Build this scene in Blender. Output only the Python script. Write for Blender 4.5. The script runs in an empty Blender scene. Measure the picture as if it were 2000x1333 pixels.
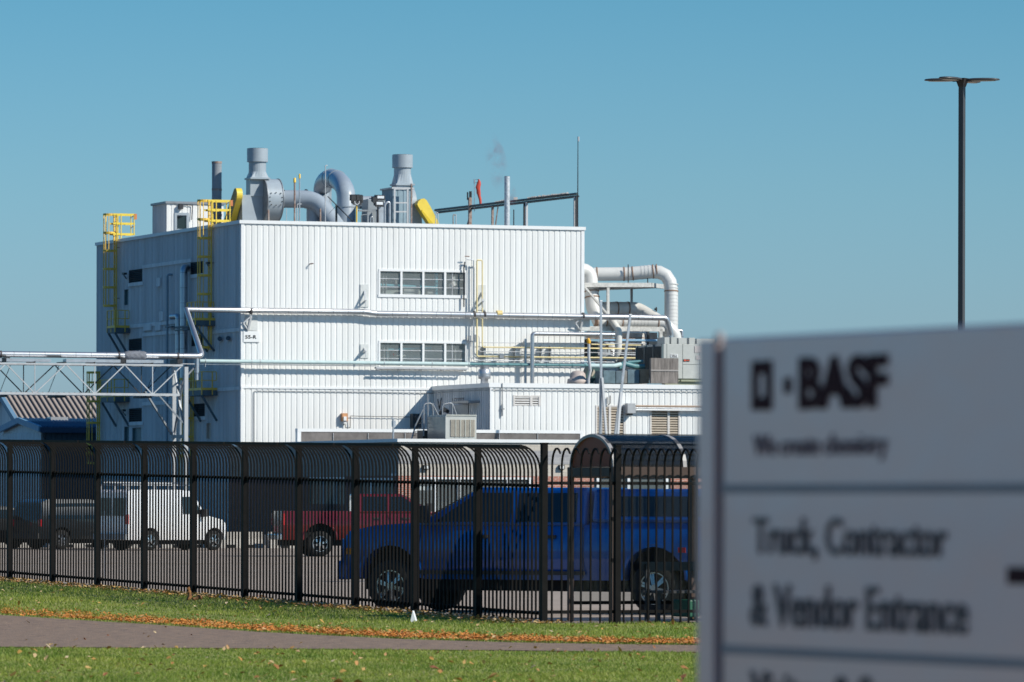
import bpy, bmesh, math, random
import numpy as np
from mathutils import Vector, Matrix
random.seed(7); RNG = np.random.default_rng(11)
# ------------------------------------------------------------------ camera, world, sun
scene = bpy.context.scene
F = 200/36*2000; HY = 983.0; ROLL = .0025; CZ = 1.75
cam_d = bpy.data.cameras.new("camera"); cam = bpy.data.objects.new("camera", cam_d)
scene.collection.objects.link(cam); scene.camera = cam
cam.location = (0, 0, CZ)
cam.rotation_euler = (Matrix.Rotation(math.radians(90), 4, 'X') @ Matrix.Rotation(ROLL, 4, 'Z')).to_euler()
cam_d.lens = 200; cam_d.sensor_width = 36; cam_d.sensor_fit = 'HORIZONTAL'
cam_d.shift_y = (HY-666.5)/2000; cam_d.clip_start = .5; cam_d.clip_end = 5000
cam_d.dof.use_dof = True; cam_d.dof.focus_distance = 135; cam_d.dof.aperture_fstop = 6.8
cam_d.dof.aperture_blades = 0
SUN_EL = math.radians(36)
SUN_H = Vector((.891, -.454, 0)).normalized()
sun_vec = Vector((SUN_H.x*math.cos(SUN_EL), SUN_H.y*math.cos(SUN_EL), math.sin(SUN_EL)))
world = bpy.data.worlds.new("World"); scene.world = world; world.use_nodes = True
wn = world.node_tree; wn.nodes.clear()
sky = wn.nodes.new('ShaderNodeTexSky'); sky.sky_type = 'NISHITA'; sky.sun_disc = False
sky.sun_elevation = SUN_EL; sky.sun_rotation = math.atan2(SUN_H.x, SUN_H.y)
sky.air_density = 1.15; sky.dust_density = .7; sky.ozone_density = 2.0
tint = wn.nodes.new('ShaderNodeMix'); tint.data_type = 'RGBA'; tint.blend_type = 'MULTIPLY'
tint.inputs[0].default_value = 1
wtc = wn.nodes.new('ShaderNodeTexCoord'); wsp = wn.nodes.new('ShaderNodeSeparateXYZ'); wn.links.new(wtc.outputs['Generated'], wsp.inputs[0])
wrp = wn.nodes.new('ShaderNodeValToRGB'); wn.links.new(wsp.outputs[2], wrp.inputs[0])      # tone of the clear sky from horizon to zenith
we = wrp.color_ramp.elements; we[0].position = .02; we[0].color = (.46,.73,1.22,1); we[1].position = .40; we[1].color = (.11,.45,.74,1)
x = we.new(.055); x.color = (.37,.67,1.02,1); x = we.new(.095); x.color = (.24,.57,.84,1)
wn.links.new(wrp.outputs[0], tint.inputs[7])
bg = wn.nodes.new('ShaderNodeBackground'); bg.inputs[1].default_value = .12
wo = wn.nodes.new('ShaderNodeOutputWorld')
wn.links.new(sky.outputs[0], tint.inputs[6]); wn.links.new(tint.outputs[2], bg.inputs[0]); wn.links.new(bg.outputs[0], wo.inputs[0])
sl = bpy.data.lights.new("sun", 'SUN'); sl.energy = 4.9; sl.angle = math.radians(.5); sl.color = (1, .955, .86)
sun = bpy.data.objects.new("sun", sl); scene.collection.objects.link(sun)
sun.rotation_euler = sun_vec.to_track_quat('Z', 'Y').to_euler()
scene.view_settings.view_transform = 'Standard'; scene.view_settings.look = 'None'
scene.view_settings.exposure = 0.0; scene.view_settings.gamma = 1; scene.view_settings.use_curve_mapping = False
scene.cycles.use_denoising = True
scene.cycles.max_bounces = 8; scene.cycles.transparent_max_bounces = 24; scene.cycles.volume_bounces = 0
# ------------------------------------------------------------------ measuring helpers
def unpix(px, py):
    a = px-1000; b = HY-py
    return (a-ROLL*b)/F, (b+ROLL*a)/F
def at(px, py, D):
    A, B = unpix(px, py); return Vector((A*D, D, CZ+B*D))
def ground(px, py, z=0.):
    A, B = unpix(px, py); D = (z-CZ)/B; return Vector((A*D, D, z))
class Fr:
    """a vertical plane: origin o, horizontal direction ex, outward normal en"""
    def __init__(s, o, ex, en): s.o = Vector((o[0], o[1], 0)); s.ex = Vector((ex[0], ex[1], 0)); s.en = Vector((en[0], en[1], 0))
    def w(s, a, out, z): v = s.o+s.ex*a+s.en*out; return Vector((v.x, v.y, z))
    def s(s, px, out=0, py=700):
        A, B = unpix(px, py); o = s.o+s.en*out
        return (A*o.y-o.x)/(s.ex.x-A*s.ex.y)
    def z(s, px, py, out=0):
        A, B = unpix(px, py); v = s.w(s.s(px, out, py), out, 0); return CZ+B*v.y
    def p(s, px, py, out=0): return s.w(s.s(px, out, py), out, s.z(px, py, out))
class FrN(Fr):
    """the same plane with distances behind it shortened"""
    def __init__(s, f, k): s.b = f; s.kk = k
    def w(s, a, out, z): return s.b.w(a, out*s.kk, z)
    def s(s, px, out=0, py=700): return s.b.s(px, out*s.kk, py)
    def z(s, px, py, out=0): return s.b.z(px, py, out*s.kk)
    def p(s, px, py, out=0): return s.b.p(px, py, out*s.kk)
th = math.radians(19.8)
U = Vector((math.cos(th), math.sin(th), 0)); N = Vector((math.sin(th), -math.cos(th), 0)); V = -N
K = at(470.3, 650, 335)
MF = Fr(K, U, N); LF = Fr(K, V, -U)
def corner(base, px_wall, px_corner, s_known=None):
    """a block standing out from the face: wall line meets the face at px_wall, its front corner shows at px_corner"""
    P = base.w(base.s(px_wall), 0, 0); A, B = unpix(px_corner, 750)
    L = (A*P.y-P.x)/(base.en.x-A*base.en.y); return P+base.en*L, L
# ------------------------------------------------------------------ mesh builder
class MB:
    def __init__(s): s.v = []; s.f = []; s.sm = []
    def quad(s, *p, smooth=False):
        b = len(s.v); s.v += [tuple(q) for q in p]; s.f.append(tuple(range(b, b+len(p)))); s.sm.append(smooth)
    def hexa(s, c):     # 8 corners: bottom ring 0-3, top ring 4-7
        b = len(s.v); s.v += [tuple(q) for q in c]
        for f in ((3,2,1,0),(4,5,6,7),(0,1,5,4),(1,2,6,5),(2,3,7,6),(3,0,4,7)): s.f.append(tuple(b+i for i in f)); s.sm.append(False)
    def box(s, x0, x1, y0, y1, z0, z1):
        s.hexa([(x0,y0,z0),(x1,y0,z0),(x1,y1,z0),(x0,y1,z0),(x0,y0,z1),(x1,y0,z1),(x1,y1,z1),(x0,y1,z1)])
    def fbox(s, fr, s0, s1, o0, o1, z0, z1):
        s.hexa([fr.w(s0,o0,z0),fr.w(s1,o0,z0),fr.w(s1,o1,z0),fr.w(s0,o1,z0),fr.w(s0,o0,z1),fr.w(s1,o0,z1),fr.w(s1,o1,z1),fr.w(s0,o1,z1)])
    def pbox(s, fr, px0, py0, px1, py1, o0, o1):      # front face (at o1) covers these pixels; py0 upper
        s0, s1 = sorted((fr.s(px0, o1, (py0+py1)/2), fr.s(px1, o1, (py0+py1)/2))); pm_ = (px0+px1)/2
        s.fbox(fr, s0, s1, o0, o1, fr.z(pm_, py1, o1), fr.z(pm_, py0, o1))
    def beam(s, a, b, w, h=None, up=Vector((0,0,1))):  # square bar from a to b
        h = h or w; a = Vector(a); b = Vector(b); d = (b-a).normalized()
        if abs(d.dot(up)) > .95: up = U
        x = d.cross(up).normalized(); y = x.cross(d).normalized()
        c = [p+x*i*w/2+y*j*h/2 for p in (a, b) for i, j in ((-1,-1),(1,-1),(1,1),(-1,1))]
        s.hexa(c)
    def loft(s, rings, cap=True, smooth=True):
        n = len(rings[0]); b = len(s.v)
        for r in rings: s.v += [tuple(q) for q in r]
        for i in range(len(rings)-1):
            for j in range(n):
                k = (j+1) % n; s.f.append((b+i*n+j, b+i*n+k, b+(i+1)*n+k, b+(i+1)*n+j)); s.sm.append(smooth)
        if cap:
            for r, rev in ((rings[0], True), (rings[-1], False)):
                c = len(s.v); s.v += [tuple(q) for q in r]; s.f.append(tuple(c+j for j in (reversed(range(n)) if rev else range(n)))); s.sm.append(False)
    def tube(s, pts, r, n=12, cap=True, flat=False):
        pts = [Vector(p) for p in pts]; rr = r if isinstance(r, (list, tuple)) else [r]*len(pts)
        rings = []; up = None
        for i, p in enumerate(pts):
            if i == 0: d = pts[1]-p
            elif i == len(pts)-1: d = p-pts[i-1]
            else: d = (pts[i+1]-p).normalized()+(p-pts[i-1]).normalized()
            d.normalize()
            if up is None: up = Vector((0,0,1)) if abs(d.z) < .9 else U.copy()
            x = d.cross(up)
            if x.length < 1e-4: x = d.cross(Vector((.3,.9,.1)))
            x.normalize(); y = x.cross(d).normalized(); up = y
            sc = 1.0
            if 0 < i < len(pts)-1:
                cs = (pts[i+1]-p).normalized().dot(d); sc = 1/max(cs, .6)
            rings.append([p+(x*math.cos(t)+y*math.sin(t))*rr[i]*(sc if abs(sc-1) > .08 and n <= 8 else 1) for t in (2*math.pi*k/n for k in range(n))])
        s.loft(rings, cap, not flat)
    def disc(s, c, axis, r, t, n=24):
        axis = Vector(axis).normalized(); s.tube([Vector(c)-axis*t/2, Vector(c)+axis*t/2], r, n)
    def prism(s, poly, d):          # planar polygon extruded by vector d
        d = Vector(d); b = len(s.v); n = len(poly); s.v += [tuple(p) for p in poly]+[tuple(Vector(p)+d) for p in poly]
        s.f.append(tuple(b+i for i in reversed(range(n)))); s.sm.append(False); s.f.append(tuple(b+n+i for i in range(n))); s.sm.append(False)
        for i in range(n): k = (i+1) % n; s.f.append((b+i, b+k, b+n+k, b+n+i)); s.sm.append(False)
    def build(s, name, mat, parent=None, local=False, bevel=0, origin=None):
        me = bpy.data.meshes.new(name); V_ = np.array(s.v, dtype=float)
        if local: off = np.zeros(3)
        elif parent is not None: off = np.array(WL[parent.name])
        elif origin is not None: off = np.array(origin)
        else: off = np.array([V_[:,0].mean(), V_[:,1].mean(), V_[:,2].min()])
        me.from_pydata((V_-off).tolist(), [], s.f)
        me.polygons.foreach_set('use_smooth', s.sm)
        bm = bmesh.new(); bm.from_mesh(me); bmesh.ops.recalc_face_normals(bm, faces=bm.faces); bm.to_mesh(me); bm.free()
        o = bpy.data.objects.new(name, me); scene.collection.objects.link(o)
        if mat is not None: me.materials.append(mat)
        if parent is not None: o.parent = parent
        elif not local: o.location = off
        WL[o.name] = tuple(off)
        if bevel:
            md = o.modifiers.new('bevel', 'BEVEL'); md.width = bevel; md.segments = 2; md.limit_method = 'ANGLE'; md.angle_limit = math.radians(35)
        return o
WL = {}
def thing(name, label, cat, loc=(0,0,0), rz=0, group=None):
    o = bpy.data.objects.new(name, None); scene.collection.objects.link(o); o.location = loc; o.rotation_euler = (0,0,rz)
    o.empty_display_size = .3; o['label'] = label; o['category'] = cat
    if group: o['group'] = group
    WL[o.name] = tuple(loc); return o
def tag(o, label, cat, group=None):
    o['label'] = label; o['category'] = cat
    if group: o['group'] = group
    return o
def kind(o, k, label=None): 
    o['kind'] = k
    if label: o['label'] = label
    return o
def fillet(pts, r, n=5):
    pts = [Vector(p) for p in pts]; out = [pts[0]]
    for i in range(1, len(pts)-1):
        a = pts[i-1]-pts[i]; b = pts[i+1]-pts[i]; la, lb = a.length, b.length; a.normalize(); b.normalize()
        ang = a.angle(b); t = min(r/math.tan(ang/2), la*.48, lb*.48)
        p0 = pts[i]+a*t; p1 = pts[i]+b*t
        for k in range(n+1):
            q = k/n; out.append(p0*(1-q)**2+pts[i]*2*q*(1-q)+p1*q*q)
    out.append(pts[-1]); return out
# ------------------------------------------------------------------ materials
MT = {}
def mat(name, col, rough=.5, metal=0., var=.08, scale=3., bump=0., col2=None, coat=0., streak=False, panel=None, spec=.5, rings=None, trans=0.):
    if name in MT: return MT[name]
    m = bpy.data.materials.new(name); m.use_nodes = True; nt = m.node_tree; P = nt.nodes['Principled BSDF']; L = nt.links
    N_ = nt.nodes.new
    P.inputs['Roughness'].default_value = rough; P.inputs['Metallic'].default_value = metal
    P.inputs['Specular IOR Level'].default_value = spec
    if coat: P.inputs['Coat Weight'].default_value = coat; P.inputs['Coat Roughness'].default_value = .06
    if trans: P.inputs['Transmission Weight'].default_value = trans
    geo = N_('ShaderNodeNewGeometry'); mp = N_('ShaderNodeMapping'); L.new(geo.outputs['Position'], mp.inputs[0])
    mp.inputs['Scale'].default_value = (1, 1, .12) if streak else (1, 1, 1)
    no = N_('ShaderNodeTexNoise'); no.inputs['Scale'].default_value = scale; no.inputs['Detail'].default_value = 5; no.inputs['Roughness'].default_value = .65
    L.new(mp.outputs[0], no.inputs['Vector'])
    rmp = N_('ShaderNodeMapRange'); rmp.inputs[1].default_value = .3; rmp.inputs[2].default_value = .7; L.new(no.outputs[0], rmp.inputs[0])
    mx = N_('ShaderNodeMix'); mx.data_type = 'RGBA'; L.new(rmp.outputs[0], mx.inputs[0])
    c2 = col2 if col2 else tuple(max(0, c*(1-2*var)) for c in col)
    c1 = col if col2 else tuple(min(1, c*(1+var*.4)) for c in col)
    mx.inputs[6].default_value = (*c1, 1); mx.inputs[7].default_value = (*c2, 1); out = mx.outputs[2]
    if panel:                       # tone differs from one cladding panel to the next
        d, per, amt = panel
        dt = N_('ShaderNodeVectorMath'); dt.operation = 'DOT_PRODUCT'; L.new(geo.outputs['Position'], dt.inputs[0]); dt.inputs[1].default_value = d
        dv = N_('ShaderNodeMath'); dv.operation = 'DIVIDE'; L.new(dt.outputs['Value'], dv.inputs[0]); dv.inputs[1].default_value = per
        fl = N_('ShaderNodeMath'); fl.operation = 'FLOOR'; L.new(dv.outputs[0], fl.inputs[0])
        wnn = N_('ShaderNodeTexWhiteNoise'); wnn.noise_dimensions = '1D'; L.new(fl.outputs[0], wnn.inputs['W'])
        mr = N_('ShaderNodeMapRange'); mr.inputs[3].default_value = 1-amt; mr.inputs[4].default_value = 1; L.new(wnn.outputs[0], mr.inputs[0])
        mm = N_('ShaderNodeMix'); mm.data_type = 'RGBA'; mm.blend_type = 'MULTIPLY'; mm.inputs[0].default_value = 1
        L.new(out, mm.inputs[6]); L.new(mr.outputs[0], mm.inputs[7]); out = mm.outputs[2]
    if rings:                       # seams every so often along a direction
        d, per, wdt, dark = rings
        dt = N_('ShaderNodeVectorMath'); dt.operation = 'DOT_PRODUCT'; L.new(geo.outputs['Position'], dt.inputs[0]); dt.inputs[1].default_value = d
        dv = N_('ShaderNodeMath'); dv.operation = 'DIVIDE'; L.new(dt.outputs['Value'], dv.inputs[0]); dv.inputs[1].default_value = per
        fr_ = N_('ShaderNodeMath'); fr_.operation = 'FRACT'; L.new(dv.outputs[0], fr_.inputs[0])
        lt = N_('ShaderNodeMath'); lt.operation = 'LESS_THAN'; L.new(fr_.outputs[0], lt.inputs[0]); lt.inputs[1].default_value = wdt
        ml = N_('ShaderNodeMath'); ml.operation = 'MULTIPLY'; L.new(lt.outputs[0], ml.inputs[0]); ml.inputs[1].default_value = dark
        mm = N_('ShaderNodeMix'); mm.data_type = 'RGBA'; L.new(ml.outputs[0], mm.inputs[0]); L.new(out, mm.inputs[6]); mm.inputs[7].default_value = (.03,.03,.03,1); out = mm.outputs[2]
    L.new(out, P.inputs['Base Color'])
    rr = N_('ShaderNodeMapRange'); rr.inputs[3].default_value = max(0.02, rough-.08); rr.inputs[4].default_value = min(1, rough+.1)
    L.new(no.outputs[0], rr.inputs[0]); L.new(rr.outputs[0], P.inputs['Roughness'])
    if bump:
        b = N_('ShaderNodeBump'); b.inputs['Strength'].default_value = bump; b.inputs['Distance'].default_value = .03
        n2 = N_('ShaderNodeTexNoise'); n2.inputs['Scale'].default_value = scale*6; n2.inputs['Detail'].default_value = 4; L.new(geo.outputs['Position'], n2.inputs['Vector'])
        L.new(n2.outputs[0], b.inputs['Height']); L.new(b.outputs[0], P.inputs['Normal'])
    MT[name] = m; return m
def brick_mat(name, d, c1, c2, mortar, bw, bh, bump=.3, msz=.012):
    m = bpy.data.materials.new(name); m.use_nodes = True; nt = m.node_tree; P = nt.nodes['Principled BSDF']; L = nt.links; N_ = nt.nodes.new
    geo = N_('ShaderNodeNewGeometry'); dt = N_('ShaderNodeVectorMath'); dt.operation = 'DOT_PRODUCT'; dt.inputs[1].default_value = d; L.new(geo.outputs['Position'], dt.inputs[0])
    sp = N_('ShaderNodeSeparateXYZ'); L.new(geo.outputs['Position'], sp.inputs[0]); cb = N_('ShaderNodeCombineXYZ'); L.new(dt.outputs['Value'], cb.inputs[0]); L.new(sp.outputs[2], cb.inputs[1])
    br = N_('ShaderNodeTexBrick'); L.new(cb.outputs[0], br.inputs['Vector']); br.inputs['Scale'].default_value = 1
    br.inputs['Brick Width'].default_value = bw; br.inputs['Row Height'].default_value = bh; br.inputs['Mortar Size'].default_value = msz
    br.inputs['Color1'].default_value = (*c1, 1); br.inputs['Color2'].default_value = (*c2, 1); br.inputs['Mortar'].default_value = (*mortar, 1)
    no = N_('ShaderNodeTexNoise'); no.inputs['Scale'].default_value = 2.5; no.inputs['Detail'].default_value = 6; L.new(geo.outputs['Position'], no.inputs['Vector'])
    mr = N_('ShaderNodeMapRange'); mr.inputs[3].default_value = .8; mr.inputs[4].default_value = 1.08; L.new(no.outputs[0], mr.inputs[0])
    mm = N_('ShaderNodeMix'); mm.data_type = 'RGBA'; mm.blend_type = 'MULTIPLY'; mm.inputs[0].default_value = 1; L.new(br.outputs[0], mm.inputs[6]); L.new(mr.outputs[0], mm.inputs[7])
    L.new(mm.outputs[2], P.inputs['Base Color']); P.inputs['Roughness'].default_value = .9
    b = N_('ShaderNodeBump'); b.inputs['Strength'].default_value = bump; b.invert = True; L.new(br.outputs['Fac'], b.inputs['Height']); L.new(b.outputs[0], P.inputs['Normal'])
    return m
def glass_mat(name, col=(.02,.05,.06), a=.55, rough=.03):
    m = bpy.data.materials.new(name); m.use_nodes = True; nt = m.node_tree; nt.nodes.clear(); N_ = nt.nodes.new; L = nt.links
    o = N_('ShaderNodeOutputMaterial'); t = N_('ShaderNodeBsdfTransparent'); t.inputs[0].default_value = (.93,.97,.97,1)
    g = N_('ShaderNodeBsdfPrincipled'); g.inputs['Base Color'].default_value = (*col,1); g.inputs['Roughness'].default_value = rough; g.inputs['Specular IOR Level'].default_value = .8
    no = N_('ShaderNodeTexNoise'); no.inputs['Scale'].default_value = 1.2; ge = N_('ShaderNodeNewGeometry'); L.new(ge.outputs['Position'], no.inputs['Vector'])
    b = N_('ShaderNodeBump'); b.inputs['Strength'].default_value = .05; L.new(no.outputs[0], b.inputs['Height']); L.new(b.outputs[0], g.inputs['Normal'])
    mx = N_('ShaderNodeMixShader'); mx.inputs[0].default_value = a; L.new(t.outputs[0], mx.inputs[1]); L.new(g.outputs[0], mx.inputs[2]); L.new(mx.outputs[0], o.inputs[0])
    return m
PER = .352; PERV = .317
white_u = mat('white_cladding_front', (.84,.84,.82), .55, col2=(.75,.745,.72), scale=1.1, streak=True, panel=(tuple(U), PER, .05), spec=.3)
white_v = mat('white_cladding_side', (.82,.82,.82), .6, var=.06, scale=.5, streak=True, panel=(tuple(V), PERV, .16), spec=.3)
trim = mat('white_trim', (.82,.82,.81), .45, var=.03, scale=2)
pale = mat('pale_grey_paint', (.36,.41,.45), .4, var=.06, scale=1.5, coat=.1)
duct_w = mat('white_duct_paint', (.66,.65,.62), .42, var=.05, scale=1.2)
greymetal = mat('grey_metal', (.30,.32,.34), .45, metal=.3, var=.15)
darkmetal = mat('dark_metal', (.035,.035,.038), .5, var=.2)
black = mat('black_paint', (.007,.0062,.006), .6, var=.2, scale=8, spec=.12)
alum = mat('aluminium_cladding', (.60,.60,.61), .31, metal=.82, var=.06, scale=1.0, rings=(tuple(U), .92, .035, .5))
alum_v = mat('aluminium_cladding_upright', (.55,.57,.60), .36, metal=.8, var=.08, scale=1.2, rings=((0,0,1), .92, .035, .5))
galv = mat('galvanised_steel', (.55,.57,.60), .38, metal=.6, var=.15, scale=3)
white_steel = mat('white_painted_steel', (.55,.56,.57), .45, var=.12, scale=2, streak=True)
yellow = mat('safety_yellow', (.90,.575,.08), .45, var=.06, scale=3)
yellow2 = mat('guard_yellow', (.86,.64,.08), .4, var=.05)
cream = mat('cream_yellow_pipe', (.80,.66,.34), .45, var=.06)
mint = mat('mint_green_pipe', (.50,.63,.62), .45, var=.08)
teal = mat('teal_pipe', (.10,.26,.28), .45, var=.1)
rust = mat('rusty_steel', (.22,.10,.06), .85, var=.3, scale=6, col2=(.42,.38,.35))
tan = mat('tan_louvre', (.55,.46,.36), .6, var=.08)
deck = mat('deck_steel_grey', (.10,.15,.18), .6, var=.2)
void = mat('dark_recess', (.008,.009,.01), .9)
acgrey = mat('unit_grey_green', (.50,.51,.48), .5, var=.05)
acdark = mat('unit_coil_dark', (.06,.09,.10), .5, var=.2)
glass = glass_mat('window_glass', (.40,.43,.43), .30, .2)
darkglass = glass_mat('dark_glass', (.01,.015,.017), .88, .02)
roof_m = mat('roof_gravel', (.30,.29,.28), .9, var=.1)
concrete = mat('concrete', (.46,.42,.37), .85, var=.12, scale=2, bump=.2)
def wall(m, fr, s0, s1, z0, z1, op=(), out=0., per=PER, ph=0., dep=.028):
    """ribbed sheet cladding with openings (s0,s1,z0,z1)"""
    k0 = math.floor((s0-ph)/per)-1; k1 = math.ceil((s1-ph)/per)+1; prof = []
    for k in range(k0, k1):
        b = ph+k*per
        for q, d in ((0,0),(.60,0),(.66,-dep),(.86,-dep),(.92,0)) if dep < .1 else ((0,0),(.34,0),(.345,-dep),(.98,-dep),(.985,0)): prof.append((b+q*per, d))
    cuts = sorted({s0, s1, *[o[0] for o in op], *[o[1] for o in op]})
    pts = [p for p in prof if s0 < p[0] < s1]
    def dat(s):
        for i in range(len(prof)-1):
            if prof[i][0] <= s <= prof[i+1][0]:
                t = (s-prof[i][0])/max(1e-9, prof[i+1][0]-prof[i][0]); return prof[i][1]*(1-t)+prof[i+1][1]*t
        return 0
    for c in cuts:
        if s0 <= c <= s1: pts.append((c, dat(c)))
    pts.sort()
    for (a, da), (b, db) in zip(pts, pts[1:]):
        if b-a < 1e-5: continue
        mid = (a+b)/2; zs = [(z0, z1)]
        for o in op:
            if o[0] <= mid <= o[1]:
                nz = []
                for lo, hi in zs:
                    if o[2] > lo: nz.append((lo, min(hi, o[2])))
                    if o[3] < hi: nz.append((max(lo, o[3]), hi))
                zs = [q for q in nz if q[1]-q[0] > 1e-4]
        for lo, hi in zs: m.quad(fr.w(a, out+da, lo), fr.w(b, out+db, lo), fr.w(b, out+db, hi), fr.w(a, out+da, hi))
def reveal(m, fr, o, depth=.25, out=0.):       # box behind an opening
    s0, s1, z0, z1 = o
    m.quad(fr.w(s0,out,z0), fr.w(s1,out,z0), fr.w(s1,out-depth,z0), fr.w(s0,out-depth,z0)); m.quad(fr.w(s0,out,z1), fr.w(s1,out,z1), fr.w(s1,out-depth,z1), fr.w(s0,out-depth,z1))
    m.quad(fr.w(s0,out,z0), fr.w(s0,out,z1), fr.w(s0,out-depth,z1), fr.w(s0,out-depth,z0)); m.quad(fr.w(s1,out,z0), fr.w(s1,out,z1), fr.w(s1,out-depth,z1), fr.w(s1,out-depth,z0))
    m.quad(fr.w(s0,out-depth,z0), fr.w(s1,out-depth,z0), fr.w(s1,out-depth,z1), fr.w(s0,out-depth,z1))
def popen(fr, px0, py0, px1, py1, out=0.):
    s0, s1 = sorted((fr.s(px0, out, (py0+py1)/2), fr.s(px1, out, (py0+py1)/2))); pm_ = (px0+px1)/2
    return (s0, s1, fr.z(pm_, py1, out), fr.z(pm_, py0, out))
def text(name, st, fr, px0, py0, px1, py1, out, m, parent, bold=0., depth=.004):
    cu = bpy.data.curves.new(name, 'FONT'); cu.body = st; cu.offset = bold; cu.size = 1; cu.resolution_u = 3
    to = bpy.data.objects.new(name, cu); scene.collection.objects.link(to); bpy.context.view_layer.update()
    me = bpy.data.meshes.new_from_object(to.evaluated_get(bpy.context.evaluated_depsgraph_get()))
    bpy.data.objects.remove(to); bpy.data.curves.remove(cu)
    co = np.array([v.co[:] for v in me.vertices]); lo = co.min(0); hi = co.max(0)
    ca, cb = sorted((fr.s(px0, out, (py0+py1)/2), fr.s(px1, out, (py0+py1)/2)))
    pm_ = (px0+px1)/2; za, zb = fr.z(pm_, py1, out), fr.z(pm_, py0, out)
    mb = MB(); q = []
    flip = fr.p(px0, py0, out); sgn = 1
    for c in co:
        a = (c[0]-lo[0])/(hi[0]-lo[0]); b = (c[1]-lo[1])/(hi[1]-lo[1])
        q.append(fr.w(ca+(cb-ca)*a, out, za+(zb-za)*b))
    mb.v = [tuple(v) for v in q]; mb.f = [tuple(p.vertices) for p in me.polygons]; mb.sm = [False]*len(mb.f)
    par = list(range(len(q)))
    def find(i):
        while par[i] != i: par[i] = par[par[i]]; i = par[i]
        return i
    for f in mb.f:
        for i in f[1:]: par[find(f[0])] = find(i)
    isl = {}
    for i in range(len(q)): isl.setdefault(find(i), []).append(i)
    ex = sorted((min(co[i][0] for i in v), max(co[i][0] for i in v), k) for k, v in isl.items()); words = []; hi_ = None
    for a, b, k in ex:
        if hi_ is None or a-hi_ > .17: words.append([]); hi_ = b
        words[-1].append(k); hi_ = max(hi_, b)
    if len(words) > 1:
        o = None
        for w in words:
            ks = set(w); idx = [i for i in range(len(q)) if find(i) in ks]; mp = {i: j for j, i in enumerate(idx)}; m2 = MB(); m2.v = [mb.v[i] for i in idx]; m2.f = [tuple(mp[i] for i in f) for f in mb.f if find(f[0]) in ks]; m2.sm = [False]*len(m2.f)
            o = m2.build(name, m, parent); md = o.modifiers.new('solid', 'SOLIDIFY'); md.thickness = depth; md.offset = 0
        return o
    o = mb.build(name, m, parent)
    md = o.modifiers.new('solid', 'SOLIDIFY'); md.thickness = depth; md.offset = 0
    return o
# ------------------------------------------------------------------ main building
S_R = MF.s(1141, 0, 560); S_L = LF.s(188.4, 0, 560)
ZT = MF.z(470.5, 430.3, 0); ZR = ZT-.35
bld = thing('corrugated_building', 'tall white corrugated metal building with ribbed cladding and rooftop fans', 'building', tuple(MF.w(S_R/2, -S_L/2, 0)))
W1 = popen(MF, 740, 530, 911, 578); W2 = popen(MF, 740, 669.5, 911, 717.5)
m = MB(); wall(m, MF, 0.05, S_R-.05, 0, ZT-.2, (W1, W2)); m.build('front_wall', white_u, bld)
m = MB(); m.pbox(MF, 471, 756.5, 846, 760.5, -.02, .05)
m.fbox(MF, 0, .2, -.1, .03, 0, ZT-.2); m.fbox(MF, S_R-.2, S_R, -.1, .03, 0, ZT-.2)
m.build('wall_trim', trim, bld)
lv = [popen(LF, *q) for q in ((252,527,278,552), (372,512,397,537), (252,662,277,685), (374,654,397,676), (252,798,277,825), (377,789,400,815))]
dr = [popen(LF, 243,566,250.5,596), popen(LF, 243,834,250.5,868), popen(LF, 258.5,836,276,880), popen(LF, 403,827,412,857)]
def cl(o): return (min(o[0],o[1]), max(o[0],o[1]), max(o[2],0.0), o[3])
ops = [cl(o) for o in lv+dr]
m = MB(); wall(m, LF, .05, S_L, 0, ZT-.2, ops, per=PERV, dep=.13); m.build('side_wall', white_v, bld)
m = MB()
for q in ((277,521,374,509), (253,638,345,628.5), (278,655,345,647.5), (403,650,468,643.5), (424,763,470.5,756.5), (277,789,335,786.5), (250,553.5,279,556.5), (371,539.5,398,537.5), (250,827.5,279,827), (375,817.5,401,816.5)):
    a = LF.s(q[0], .05, q[1]); b = LF.s(q[2], .05, q[3]); zz = (LF.z(q[0], q[1], .05)+LF.z(q[2], q[3], .05))/2
    m.fbox(LF, min(a,b), max(a,b), -.02, .05, zz-.12, zz+.1)
m.fbox(LF, .0, .2, -.1, .03, 0, ZT-.2)
m.build('side_wall_trim', white_v, bld)
m = MB()
m.fbox(MF, -.12, S_R+.06, -.3, .09, ZT-.2, ZT); m.fbox(LF, .3, S_L+.06, -.3, .09, ZT-.2, ZT)
m.fbox(MF, S_R-.25, S_R+.06, -S_L, -.3, ZT-.2, ZT); m.fbox(MF, .3, S_R-.25, -S_L, -S_L+.3, ZT-.2, ZT)
m.build('parapet_cap', trim, bld)
m = MB(); m.fbox(MF, .3, S_R-.3, -S_L+.3, -.3, ZR-.2, ZR); m.build('roof', roof_m, bld)
RF_ = Fr(MF.w(S_R, 0, 0), V, U); BKF = Fr(MF.w(S_R, -S_L, 0), -U, V)
m = MB(); wall(m, RF_, .05, S_L, 0, ZT-.2, per=PERV); wall(m, BKF, 0.05, S_R, 0, ZT-.2); m.build('rear_wall', white_v, bld)
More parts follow.
